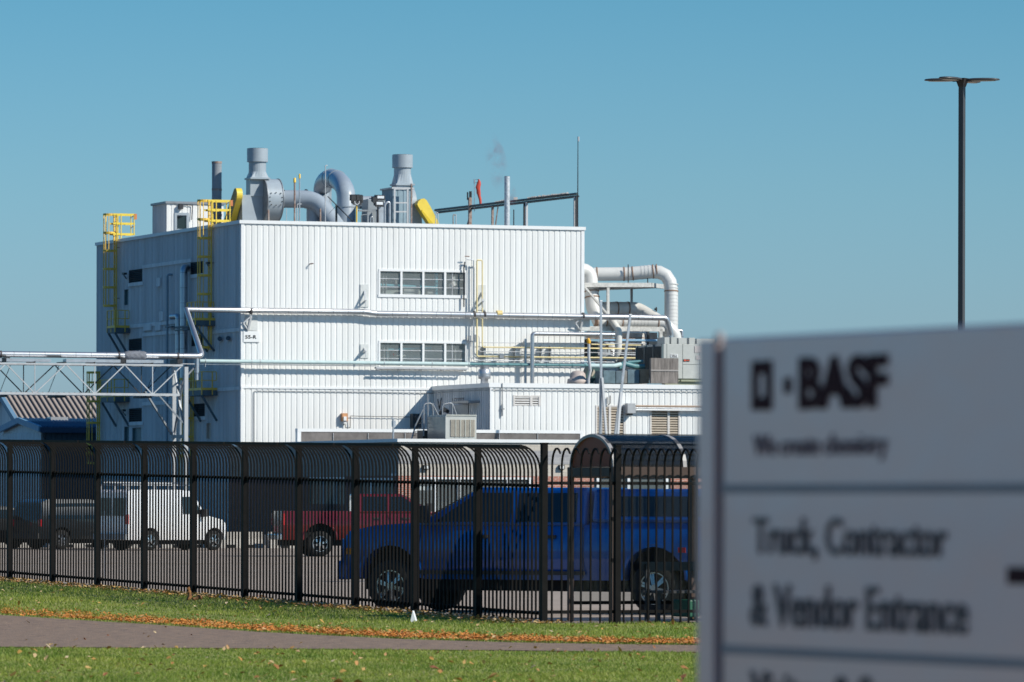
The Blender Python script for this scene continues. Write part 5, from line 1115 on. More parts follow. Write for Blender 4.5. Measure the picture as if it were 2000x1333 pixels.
kind(m.build('path', mat('path_asphalt', (.35,.235,.155), .9, col2=(.13,.09,.07), scale=5, bump=.8), origin=(0,0,0)), 'structure')
for px0, px1, y, h, lb in ((-300, 640, 1101, .12, 'faded yellow line'), (-300, 900, 1117, .10, 'faded white line')):
    m = MB(); a = ground(px0, y, .004); b = ground(px1, y+1, .004); m.quad((a.x,a.y,.004),(b.x,b.y,.004),(b.x,b.y+h*3,.004),(a.x,a.y+h*3,.004)); kind(m.build('lot_marking', mat('faded_yellow_paint', (.48,.36,.14), .85, var=.2) if h > .11 else mat('faded_white_paint', (.5,.47,.42), .85, var=.2), origin=(0,0,0)), 'structure', lb)
# grass blades
def to_px(x, y, z):
    A = x/y; B = (z-CZ)/y; return 1000+F*(A+ROLL*B), HY-F*(B-ROLL*A)
def on_path(px, py): return (py > np.interp(px, top[:,0], top[:,1])) & (py < np.interp(px, bot[:,0], bot[:,1]))
def scatter(n, y0, y1):
    y = RNG.uniform(y0, y1, n); hw = 1250/F*y; x = RNG.uniform(-1, 1, n)*hw
    return x, y
def blades(name, mt, n, y0, y1, hmin, hmax, w, cond, lbl):
    x, y = scatter(n, y0, y1); z = hgt(x, y); px, py = to_px(x, y, z)
    a = (x-FP.x)*FA.x+(y-FP.y)*FA.y; b = (x-FP.x)*FB.x+(y-FP.y)*FB.y
    ok = cond(px, py, a, b) & ((a < .12) | (b < .28)); x, y, z, px, py = x[ok], y[ok], z[ok], px[ok], py[ok]; n = len(x)
    cl = .75+.5*np.sin(x*1.7+np.sin(y*.6)*2)*np.sin(y*.45+1) ; h = RNG.uniform(hmin, hmax, n)*np.clip(cl, .55, 1.15)
    an = RNG.uniform(0, 2*np.pi, n); ln = RNG.uniform(.1, .9, n)*h; la = RNG.uniform(0, 2*np.pi, n); ww = w*RNG.uniform(.7, 1.3, n)
    P = np.stack([x, y, z], 1); d = np.stack([np.cos(an)*ww, np.sin(an)*ww*.6, np.zeros(n)], 1); L = np.stack([np.cos(la)*ln, np.sin(la)*ln, h], 1)
    v = np.empty((n, 5, 3)); v[:,0] = P-d; v[:,1] = P+d; v[:,2] = P+d*.8+L*np.array([.35,.35,.55]); v[:,3] = P-d*.8+L*np.array([.35,.35,.55]); v[:,4] = P+L
    v = v.reshape(-1, 3); me = bpy.data.meshes.new(name)
    me.vertices.add(5*n); me.vertices.foreach_set('co', v.astype(np.float32).ravel())
    k = np.arange(n)*5; lp = np.concatenate([np.stack([k, k+1, k+2, k+3], 1), ], 1)
    loops = np.concatenate([np.stack([k,k+1,k+2,k+3],1), np.stack([k+3,k+2,k+4],1)], 1).ravel()
    me.loops.add(len(loops)); me.loops.foreach_set('vertex_index', loops.astype(np.int32))
    stt = np.stack([np.arange(n)*7, np.arange(n)*7+4], 1).ravel(); me.polygons.add(2*n); me.polygons.foreach_set('loop_start', stt.astype(np.int32))
    try: me.polygons.foreach_set('loop_total', np.tile([4, 3], n).astype(np.int32))
    except Exception: pass
    me.update(calc_edges=True); me.materials.append(mt); o = bpy.data.objects.new(name, me); scene.collection.objects.link(o); kind(o, 'stuff', lbl)
    return o
def grass_mat(name, ca, cb, cc, sc=.5):
    m = bpy.data.materials.new(name); m.use_nodes = True; nt = m.node_tree; P = nt.nodes['Principled BSDF']; L = nt.links; N_ = nt.nodes.new
    geo = N_('ShaderNodeNewGeometry'); no = N_('ShaderNodeTexNoise'); no.inputs['Scale'].default_value = sc; no.inputs['Detail'].default_value = 6; L.new(geo.outputs['Position'], no.inputs['Vector'])
    cr = N_('ShaderNodeValToRGB'); cr.color_ramp.elements[0].position = .34; cr.color_ramp.elements[0].color = (*ca,1); cr.color_ramp.elements[1].position = .66; cr.color_ramp.elements[1].color = (*cb,1); L.new(no.outputs[0], cr.inputs[0])
    mx = N_('ShaderNodeMix'); mx.data_type = 'RGBA'; mx.inputs[7].default_value = (*cc,1); L.new(cr.outputs[0], mx.inputs[6])
    ri = N_('ShaderNodeMapRange'); ri.inputs[1].default_value = .55; ri.inputs[2].default_value = 1.; ri.inputs[4].default_value = .8; L.new(geo.outputs['Random Per Island'], ri.inputs[0]); L.new(ri.outputs[0], mx.inputs[0])
    L.new(mx.outputs[2], P.inputs['Base Color']); P.inputs['Roughness'].default_value = .6; P.inputs['Subsurface Weight'].default_value = 0
    tr = N_('ShaderNodeBsdfTranslucent'); L.new(mx.outputs[2], tr.inputs[0]); ms = N_('ShaderNodeMixShader'); ms.inputs[0].default_value = .4
    L.new(P.outputs[0], ms.inputs[1]); L.new(tr.outputs[0], ms.inputs[2]); L.new(ms.outputs[0], nt.nodes['Material Output'].inputs[0]); return m
gm = grass_mat('grass_blades', (.13,.23,.016), (.33,.38,.05), (.48,.45,.16), .6)
blades('grass_near', gm, 190000, 50, 70.5, .022, .05, .005, lambda px, py, a, b: (py > np.interp(px, bot[:,0], bot[:,1])+1.0), 'short green lawn grass in front of the asphalt path')
blades('grass_verge', gm, 260000, 66, 112, .025, .06, .0065, lambda px, py, a, b: (py < np.interp(px, top[:,0], top[:,1])-1.0) & (px > -250), 'green grass verge between the path and the black fence')
gd_ = grass_mat('dry_grass', (.26,.20,.07), (.36,.25,.10), (.20,.22,.05), 1.5)
blades('dry_grass', gd_, 60000, 76, 112, .03, .09, .007, lambda px, py, a, b: (np.abs(a+.12) < .30) & (b > -.4), 'dry yellow weeds along the foot of the fence') 
# fallen leaves
def leaves(name, mt, pts, size, lbl, lift=.0):
    n = len(pts); P = np.array(pts); s = RNG.uniform(.6, 1.25, n)*size; q = np.empty((n, 6, 3))
    for i in range(n):
        a = RNG.uniform(0, 2*np.pi); t = RNG.normal(0, .35, 2); ux = np.array([math.cos(a), math.sin(a), t[0]]); uy = np.array([-math.sin(a), math.cos(a), t[1]])
        c = P[i]+np.array([0,0,lift+s[i]*.35]); k = s[i]
        q[i] = [c-ux*k, c-ux*.35*k+uy*.55*k+[0,0,.2*k], c+ux*.3*k+uy*.45*k+[0,0,.1*k], c+ux*k, c+ux*.25*k-uy*.5*k+[0,0,.25*k], c-ux*.4*k-uy*.5*k]
    me = bpy.data.meshes.new(name); me.from_pydata(q.reshape(-1,3).tolist(), [], [tuple(range(6*i, 6*i+6)) for i in range(n)]); me.materials.append(mt)
    o = bpy.data.objects.new(name, me); scene.collection.objects.link(o); kind(o, 'stuff', lbl); return o
def leaf_mat(name, ca, cb, cc):
    m = bpy.data.materials.new(name); m.use_nodes = True; nt = m.node_tree; P = nt.nodes['Principled BSDF']; L = nt.links
    geo = nt.nodes.new('ShaderNodeNewGeometry'); cr = nt.nodes.new('ShaderNodeValToRGB'); e = cr.color_ramp.elements; e[0].color = (*ca,1); e[1].color = (*cc,1); x = e.new(.5); x.color = (*cb,1)
    L.new(geo.outputs['Random Per Island'], cr.inputs[0]); L.new(cr.outputs[0], P.inputs['Base Color']); P.inputs['Roughness'].default_value = .7; return m
lo1 = leaf_mat('orange_leaves', (.40,.11,.025), (.62,.22,.03), (.46,.27,.09)); lo2 = leaf_mat('scattered_leaves', (.28,.10,.04), (.48,.28,.06), (.55,.42,.26))
pts = []
for i in range(30000):
    px = RNG.uniform(-150, 1700); w_ = np.interp(px, [0, 400, 900, 1400], [11, 10, 9, 6]); dy = min(abs(RNG.normal(0, .5)), 1.6)*w_
    py = np.interp(px, top[:,0], top[:,1])-1.5-dy+RNG.normal(0, 1.0)
    if RNG.random() < .5+.5*math.sin(px*.02+math.sin(px*.07)*2)*.6+.1: p = gz(px, py); pts.append((p.x, p.y, p.z+.02))
leaves('leaf_drift', lo1, pts, .023, 'band of orange fallen leaves along the far edge of the path', .01)
pts = []
while len(pts) < 900:
    x, y = scatter(1, 52, 108); x, y = x[0], y[0]; z = float(hgt(x, y)); px, py = to_px(x, y, z)
    a = (x-FP.x)*FA.x+(y-FP.y)*FA.y; b = (x-FP.x)*FB.x+(y-FP.y)*FB.y
    if a > .4 and b > .35: continue
    if on_path(px, py) and RNG.random() > .12: continue
    pts.append((x, y, z+(.045 if not on_path(px, py) else .015)))
for i in range(3800):
    b = RNG.uniform(-.5, 36); v = fb_(RNG.normal(-.12, .22), b); pts.append((v.x, v.y, float(hgt(v.x, v.y))+.03))
leaves('fallen_leaves', lo2, pts, .034, 'brown and yellow leaves scattered over the grass')
pts = []
while len(pts) < 70:
    x, y = scatter(1, 52, 68); x, y = x[0], y[0]; px, py = to_px(x, y, 0.)
    if not on_path(px, py): pts.append((x, y, .04))
leaves('big_leaves', leaf_mat('brown_leaves', (.20,.07,.03), (.42,.20,.05), (.50,.34,.20)), pts, .048, 'larger curled brown and orange leaves on the near lawn')
# ------------------------------------------------------------------ fence
SP = 2.44
def fpost(t, b, h, w=.075, zb=None, a=0.):
    v = fb_(a, b); z = float(hgt(v.x, v.y)) if zb is None else zb; f = Fr(v, FA, FB); m = MB(); m.fbox(f, -w/2, w/2, -w/2, w/2, z-.1, z+h); m.fbox(f, -w/2-.006, w/2+.006, -w/2-.006, w/2+.006, z+h, z+h+.02)
    return m.build('post', black, t)
fe = thing('picket_fence', 'tall black steel fence with curved top pickets running back along the lawn', 'fence', tuple(fb_(0, 0)))
for i in range(0, 14): fpost(fe, i*SP, 2.57 if i else 2.60, .085 if i == 0 else .08)
for i in range(0, 13):
    m = MB(); r_ = MB()
    g0 = float(hgt(*fb_(0, i*SP).xy)); g1 = float(hgt(*fb_(0, (i+1)*SP).xy))
    def gp(a, b, z): t_ = (b-i*SP)/SP; return fb_(a, b, z+g0+(g1-g0)*t_)
    n = 17
    for k in range(1, n):
        b = i*SP+SP*k/n; w = .0122
        prof = [(0,.06),(0,2.22)]
        for q in range(1, 7): an = math.pi/2*q/6*.98; prof.append((-.34*(1-math.cos(an)), 2.22+.36*math.sin(an)))
        rings = []
        for j, (a, z) in enumerate(prof):
            j0 = max(0, j-1); j1 = min(len(prof)-1, j+1); dx = prof[j1][0]-prof[j0][0]; dz = prof[j1][1]-prof[j0][1]; L_ = math.hypot(dx, dz); nx, nz = dz/L_, -dx/L_
            rings.append([gp(a+nx*w, b-w, z+nz*w), gp(a+nx*w, b+w, z+nz*w), gp(a-nx*w, b+w, z-nz*w), gp(a-nx*w, b-w, z-nz*w)])
        m.loft(rings, smooth=False)
    pn = m.build('picket_panel', black, fe)
    for z, a, w, h in ((2.0, .03, .035, .045), (.155, .03, .035, .045), (2.572, -.345, .04, .04)):
        r_ = MB(); r_.beam(gp(a, i*SP+.04, z), gp(a, (i+1)*SP-.04, z), w, h); r_.build('rail', black, pn)
    m = MB()
    for z in (2.0, .155):
        for bb in (i*SP+.05, (i+1)*SP-.05): c = gp(.03, bb, z); m.box(c.x-.03, c.x+.03, c.y-.03, c.y+.03, c.z-.035, c.z+.035)
    m.build('rail_bracket', black, pn)
fe2 = thing('front_fence', 'black picket fence with outward hooked tips in front of the shelter', 'fence', tuple(fb_(1, 0)))
def p2(a, b, z): return fb_(a, b, z)
apost = [1.14, 2.9+.4]
for a in (1.16, 3.45, 5.75): fpost(fe2, 0, 2.6, .085, zb=-.02, a=a)
segs = [(.05, 1.12, 7), (1.2, 3.41, 17), (3.49, 5.71, 17)]
for a0, a1, n in segs:
    m = MB(); w = .012
    for k in range(n):
        a = a0+(a1-a0)*(k+.5)/n+ (.0)
        prof = [(0,.0),(0,2.28)]
        for q in range(1, 8): an = math.pi*q/8*.86; prof.append((-.17*(1-math.cos(an)), 2.28+.26*math.sin(an)))
        rings = []
        for j, (o, z) in enumerate(prof):
            j0 = max(0, j-1); j1 = min(len(prof)-1, j+1); dx = prof[j1][0]-prof[j0][0]; dz = prof[j1][1]-prof[j0][1]; L_ = math.hypot(dx, dz); nx, nz = dz/L_, -dx/L_; ww = w*(.5 if j == len(prof)-1 else 1)
            rings.append([p2(a-w, o+nx*ww, z+nz*ww), p2(a+w, o+nx*ww, z+nz*ww), p2(a+w, o-nx*ww, z-nz*ww), p2(a-w, o-nx*ww, z-nz*ww)])
        m.loft(rings, smooth=False)
    pn = m.build('picket_panel', black, fe2)
    for z in (2.04, .18): r_ = MB(); r_.beam(p2(a0, .02, z), p2(a1, .02, z), .035, .045); r_.build('rail', black, pn)
# ------------------------------------------------------------------ shelter behind the fence
SB = Fr(fb_(0,0), FA, -FB)       # out = toward camera
brn = mat('bronze_frame', (.085,.055,.045), .45, metal=.3, var=.15)
tin = bpy.data.materials.new('tinted_dome'); tin.use_nodes = True; P = tin.node_tree.nodes['Principled BSDF']; P.inputs['Alpha'].default_value = .55; P.inputs['Base Color'].default_value = (.012,.022,.035,1); P.inputs['Roughness'].default_value = .18; P.inputs['Specular IOR Level'].default_value = .6
orange_t = bpy.data.materials.new('amber_end_panel'); orange_t.use_nodes = True; nt = orange_t.node_tree; P = nt.nodes['Principled BSDF']; P.inputs['Base Color'].default_value = (.30,.10,.05,1); P.inputs['Roughness'].default_value = .5; _tr = nt.nodes.new('ShaderNodeBsdfTranslucent'); _tr.inputs[0].default_value = (.55,.20,.09,1); _mx = nt.nodes.new('ShaderNodeMixShader'); _mx.inputs[0].default_value = .3; nt.links.new(P.outputs[0], _mx.inputs[1]); nt.links.new(_tr.outputs[0], _mx.inputs[2]); nt.links.new(_mx.outputs[0], nt.nodes['Material Output'].inputs[0])
sa0 = SB.s(1197, -.35, 900); sh = thing('curved_roof_shelter', 'bronze framed shelter with a dark curved roof standing behind the fence', 'shelter', tuple(SB.w(sa0+2, -1, 0)))
ds = 1.55; o_f = -.35; o_b = o_f-ds; zs_ = SB.z(1197, 912, o_f); la = 4.6
def arc(s, r0=0., n=16):
    out = []
    for i in range(n+1):
        a = math.pi*i/n; out.append(SB.w(s, o_f-ds/2+math.cos(a)*(ds/2+r0), zs_+math.sin(a)*(.47+r0)))
    return out
m = MB(); A_ = arc(sa0+.02); B_ = arc(sa0+la)
for i in range(16): m.quad(A_[i], A_[i+1], B_[i+1], B_[i], smooth=True)
o = m.build('curved_roof', tin, sh); md = o.modifiers.new('s', 'SOLIDIFY'); md.thickness = .02
m = MB(); m.prism(arc(sa0+.03, -.01), FA*.02); m.build('end_panel', orange_t, sh)
for k in range(5):
    s = sa0+la*k/4*.98; m = MB(); q0 = arc(s, .012); q1 = arc(s+.06, .012); r0 = arc(s, -.03); r1 = arc(s+.06, -.03)
    for i in range(16): m.hexa([r0[i], r1[i], r1[i+1], r0[i+1], q0[i], q1[i], q1[i+1], q0[i+1]])
    m.build('roof_rib', mat('rib_grey', (.34,.32,.31), .45), sh)
m = MB()
for o in (o_f, o_b): m.fbox(SB, sa0-.02, sa0+la, o-.04, o+.06, zs_-.16, zs_)
for s in (sa0, sa0+la): m.fbox(SB, s-.03, s+.05, o_b+.06, o_f-.04, zs_-.14, zs_-.01)
m.build('fascia', brn, sh)
for s in (sa0+.02, sa0+la*.44, sa0+la*.9):
    for o in (o_f, o_b): m = MB(); m.fbox(SB, s-.04, s+.04, o-.035, o+.035, 0, zs_-.16); m.build('post', brn, sh)
m = MB()
for s in (sa0+.02, sa0+la*.44, sa0+la*.9):
    for z in (.9, 1.5): m.fbox(SB, s-.05, s+.05, o_f-.06, o_f+.05, z, z+.05)
m.fbox(SB, sa0, sa0+la*.9, o_b-.02, o_b+.02, .25, .3); m.build('post_clip', black, sh)
pz = glass_mat('clear_panel', (.02,.03,.04), .22, .02)
m = MB(); 
for s0, s1 in ((sa0+.08, sa0+la*.44-.05), (sa0+la*.44+.05, sa0+la*.9)): m.quad(SB.w(s0,o_b,.3), SB.w(s1,o_b,.3), SB.w(s1,o_b,zs_-.2), SB.w(s0,o_b,zs_-.2))
m.build('clear_wall', pz, sh)
bn = thing('slatted_bench', 'dark slatted bench inside the shelter with a green end', 'bench', tuple(SB.w(sa0+2.2, -1.4, 0)))
m = MB(); 
for k in range(4): m.fbox(SB, sa0+1.1, sa0+3.8, o_b+.15+.12*k, o_b+.24+.12*k, .42, .46)
m.build('seat', darkmetal, bn); m = MB(); m.fbox(SB, sa0+1.1, sa0+3.8, o_b+.1, o_b+.13, .75, .88); m.build('backrest', darkmetal, bn)
for s in (sa0+1.2, sa0+2.4, sa0+3.7): m = MB(); m.fbox(SB, s-.03, s+.03, o_b+.12, o_b+.18, 0, .85); m.fbox(SB, s-.03, s+.03, o_b+.5, o_b+.56, 0, .42); m.build('leg', darkmetal, bn)
m = MB(); m.pbox(SB, 1346, 1172, 1366, 1206, -1.6, -1.0); tag(m.build('green_bin', mat('green_plastic', (.02,.12,.07), .5), bevel=.02), 'low dark green bin under the far end of the shelter', 'bin')
# ------------------------------------------------------------------ vehicles
def paint(name, col, rough=.28): 
    m = bpy.data.materials.new(name); m.use_nodes = True; P = m.node_tree.nodes['Principled BSDF']; P.inputs['Base Color'].default_value = (*col,1); P.inputs['Roughness'].default_value = rough; P.inputs['Coat Weight'].default_value = .8; P.inputs['Coat Roughness'].default_value = .04
    P.inputs['Metallic'].default_value = .15; return m
tyre = mat('tyre_rubber', (.022,.021,.02), .85, var=.2, scale=10); chrome = mat('wheel_chrome', (.62,.63,.65), .22, metal=.9, var=.1); redl = mat('red_lens', (.45,.01,.015), .15, var=.1, coat=1.); ambl = mat('amber_lens', (.7,.22,.02), .2); whl = mat('clear_lens', (.75,.77,.8), .1, coat=1.); plast = mat('dark_plastic', (.03,.03,.032), .6)
def wheel(parent, x, y, r, w, side, spokes=6):
    m = MB(); c = Vector((x, y, r)); ax = Vector((0, 1, 0)); N2 = 32
    prof = [(-w/2+.0, r*.62), (-w/2, r*.9), (-w/2+.04, r), (w/2-.04, r), (w/2, r*.9), (w/2, r*.62)]
    rings = [[c+Vector((math.cos(a)*rr, o, math.sin(a)*rr)) for a in (2*math.pi*k/N2 for k in range(N2))] for o, rr in prof]
    m.loft(rings, cap=False); m.loft([rings[0], rings[-1]], cap=False); t = m.build('tyre', tyre, parent, local=True)
    m = MB(); o0 = side*(w/2-.06); m.tube([c+Vector((0,o0-side*.1,0)), c+Vector((0,o0-side*.02,0))], r*.62, N2); m.build('brake_disc', plast, t, local=True)
    m = MB(); m.tube([c+Vector((0,o0,0)), c+Vector((0,o0+side*.045,0))], r*.15, 14)
    for k in range(spokes):
        a = 2*math.pi*k/spokes+.3
        for d in (-.10, .10):
            p = c+Vector((math.cos(a+d*2)*r*.12, o0+side*.03, math.sin(a+d*2)*r*.12)); q = c+Vector((math.cos(a+d)*r*.6, o0+side*.01, math.sin(a+d)*r*.6)); m.beam(p, q, r*.085, .03, up=Vector((0,1,0)))
    for k in range(N2):
        a = 2*math.pi*k/N2; b = 2*math.pi*(k+1)/N2; m.beam(c+Vector((math.cos(a)*r*.61, o0+side*.02, math.sin(a)*r*.61)), c+Vector((math.cos(b)*r*.61, o0+side*.02, math.sin(b)*r*.61)), .035, .05, up=Vector((0,1,0)))
    m.build('rim', chrome, t, local=True)
def side_body(m, poly, w, top_in=0.):
    """side outline (x,z) swept across the width"""
    m.prism([(x, -w/2, z) for x, z in poly], (0, w, 0))
def archpoly(pts, arches, zb, r):
    """outline going clockwise from front bottom ... ; arches inserted on the bottom line"""
    out = list(pts); bottom = []
    for ax in sorted(arches):
        bottom.append((ax-r, zb)); 
        for i in range(1, 10): a = math.pi-math.pi*i/10; bottom.append((ax+r*math.cos(a), zb+(r*math.sin(a))*(1.02)))
        bottom.append((ax+r, zb))
    return out+bottom
def cabin(m, base, top, zb, zt_, wb, wt_):
    (b0, b1), (t0, t1) = base, top
    m.hexa([(b0,-wb/2,zb),(b1,-wb/2,zb),(b1,wb/2,zb),(b0,wb/2,zb),(t0,-wt_/2,zt_),(t1,-wt_/2,zt_),(t1,wt_/2,zt_),(t0,wt_/2,zt_)])
def side_glass(m, base, top, zb, zt_, wb, wt_, x0b, x1b, x0t, x1t, f0=.08, f1=.88):
    for sd in (-1, 1):
        q = []
        for f, xa, xb in ((f0, x0b, x1b), (f1, x0t, x1t)):
            y = sd*((wb+(wt_-wb)*f)/2+.006); z = zb+(zt_-zb)*f; q.append(((xa, y, z), (xb, y, z)))
        m.quad(q[0][0], q[0][1], q[1][1], q[1][0])
def shape_body(o, zc, zlo, zhi, cuts, kt=.10, kb=.09):
    'bulge the flat sides: tuck in towards the sill and towards the shoulder'
    me = o.data; bm = bmesh.new(); bm.from_mesh(me)
    for z in cuts: bmesh.ops.bisect_plane(bm, geom=bm.verts[:]+bm.edges[:]+bm.faces[:], plane_co=(0,0,z), plane_no=(0,0,1))
    for v in bm.verts:
        z = v.co.z; f = 1-kt*(max(0, z-zc)/(zhi-zc))**2-kb*(max(0, zc-z)/(zc-zlo))**2; v.co.y *= f
    bm.normal_update()
    for f in bm.faces: f.smooth = True
    bm.to_mesh(me); bm.free(); me.set_sharp_from_angle(angle=math.radians(28))
def pickup(label, col, wb, loc, rz, cap=False, zs=1., pname='paint_a', rover=1.25, fover=.9, cabx=1.09):
    t = thing('pickup_truck', label, 'pickup truck', loc, rz, None); pm_ = paint(pname, col); W = 2.0; r = .415; zb = .52*zs; fx = wb
    bed = 1.42*zs; hood = 1.36*zs; belt = 1.38*zs; roof = 1.96*zs; acx = wb-.50
    poly = [(fx+fover-.05, zb), (fx+fover, .75*zs), (fx+fover-.02, 1.12*zs), (fx+fover-.14, 1.27*zs), (fx+.3, hood), (acx, 1.41*zs), (cabx, belt), (cabx-.04, belt), (cabx-.045, bed), (-rover+.02, bed), (-rover, .62*zs), (-rover+.05, zb)]
    poly = archpoly(poly, [0, wb], zb, .53)
    m = MB(); side_body(m, poly, W); shape_body(m.build('body', pm_, t, local=True), 1.0*zs, zb, bed, [zb+.1, .75*zs, .88*zs, 1.0*zs, 1.12*zs, 1.22*zs, 1.3*zs, 1.36*zs])
    for ax in (0, wb):
        for sd in (-1, 1):
            m = MB(); m.tube([(ax+math.cos(a)*.56, sd*(W/2-.045), zb+.02+math.sin(a)*.56) for a in (math.pi*i/14 for i in range(15))], .045, 8); m.build('wheel_flare', pm_, t, local=True)
    base = (cabx, acx+.08); tp = (cabx+.03, acx-1.0); m = MB(); cabin(m, base, tp, belt-.02, roof, W*.97, W*.80); m.build('cab', pm_, t, local=True, bevel=.05)
    m = MB(); side_glass(m, base, tp, belt-.02, roof, W*.97, W*.80, cabx+.16, (cabx+acx)/2-.25, cabx+.19, (cabx+acx)/2-.25, .1, .86); side_glass(m, base, tp, belt-.02, roof, W*.97, W*.80, (cabx+acx)/2-.15, acx-.28, (cabx+acx)/2-.15, acx-.98, .1, .86)
    m.quad((acx+.04,-.85,belt+.06),(acx+.04,.85,belt+.06),(acx-.82,.70,roof-.07),(acx-.82,-.70,roof-.07)); m.build('window', darkglass, t, local=True)
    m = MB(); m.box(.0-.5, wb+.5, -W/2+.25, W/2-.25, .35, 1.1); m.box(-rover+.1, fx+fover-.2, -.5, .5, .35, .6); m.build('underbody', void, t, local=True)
    for x in (0, wb):
        for sd in (-1, 1): wheel(t, x, sd*(W/2-.14), r, .27, sd)
    for sd in (-1, 1):
        m = MB(); m.box(fx+fover-.22, fx+fover+.015, sd*.72-.24 if sd > 0 else sd*.96, sd*.96 if sd > 0 else sd*.72+.24, .93*zs, 1.15*zs); h = m.build('headlight', whl, t, local=True)
        m = MB(); m.box(fx+fover-.26, fx+fover-.1, sd*1.0-.012, sd*1.0+.012, .9*zs, 1.0*zs); m.build('marker_lamp', ambl, h, local=True)
        m = MB(); m.box(-rover-.012, -rover+.12, sd*.99-.06 if sd > 0 else sd*1.005, sd*1.005 if sd > 0 else sd*.99+.06, .98*zs, 1.34*zs); m.build('tail_light', redl, t, local=True)
        m = MB(); m.box(acx-.22, acx-.05, sd*1.0+(.03 if sd > 0 else -.24), sd*1.0+(.24 if sd > 0 else -.03), belt+.02, belt+.30); m.build('mirror', plast, t, local=True)
        for x in (cabx+.62, (cabx+acx)/2+.35):
            m = MB(); m.box(x-.12, x+.12, sd*1.0-.03, sd*1.0+.03, 1.17*zs, 1.22*zs); m.build('door_handle', plast, t, local=True)
        m = MB(); 
        for x in (cabx+.02, (cabx+acx)/2-.2, acx-.02): m.box(x-.008, x+.008, sd*1.0-.004, sd*1.0+.004, .55*zs, belt-.03)
        m.box(cabx, acx, sd*1.0-.03, sd*1.0+.015, .60*zs, .66*zs); m.build('door_seams', plast, t, local=True)
    m = MB(); m.box(fx+fover-.1, fx+fover+.09, -.98, .98, .50*zs, .80*zs); m.build('front_bumper', pm_ if cap else chrome, t, local=True, bevel=.04); m = MB(); m.box(fx+fover-.03, fx+fover+.03, -.7, .7, .84*zs, 1.18*zs); m.build('grille', plast, t, local=True)
    m = MB(); m.box(-rover-.16, -rover+.02, -.96, .96, .52*zs, .70*zs); m.build('rear_bumper', chrome, t, local=True, bevel=.03)
    if cap:
        m = MB(); cabin(m, (-rover+.05, cabx-.10), (-rover+.18, cabx-.08), bed, roof-.02, W*.96, W*.82); c = m.build('bed_cap', pm_, t, local=True, bevel=.05)
        m = MB(); side_glass(m, None, None, bed, roof-.02, W*.96, W*.82, -rover+.3, cabx-.4, -rover+.38, cabx-.42, .18, .78); m.build('cap_window', darkglass, c, local=True)
        m = MB(); m.box(-.55, -.42, 1.0, 1.008, .98, 1.06); m.build('decal_block', mat('decal_red', (.6,.03,.03), .5), t, local=True)
    else:
        pass
    return t
A_, _ = unpix(765, 1200); _fx = A_*91.4; A_, _ = unpix(1280, 1200); rzb = math.atan2(91.4-89.4, _fx-A_*89.4); _wb = math.hypot(91.4-89.4, _fx-A_*89.4)
blue = pickup('blue pickup truck with a matching bed cap parked close behind the fence', (.0,.085,.36), _wb, (A_*89.4+.40, 89.4+1.0*.86, 0), rzb, cap=True, pname='blue_paint', cabx=1.2, fover=.88, rover=1.4, zs=1.02)
A_, _ = unpix(615, 1080); red = pickup('dark red pickup truck parked across the lot behind the blue one', (.13,.004,.007), 4.2, (A_*185, 185, 0), math.radians(12), zs=1.04, pname='red_paint', cabx=1.25)
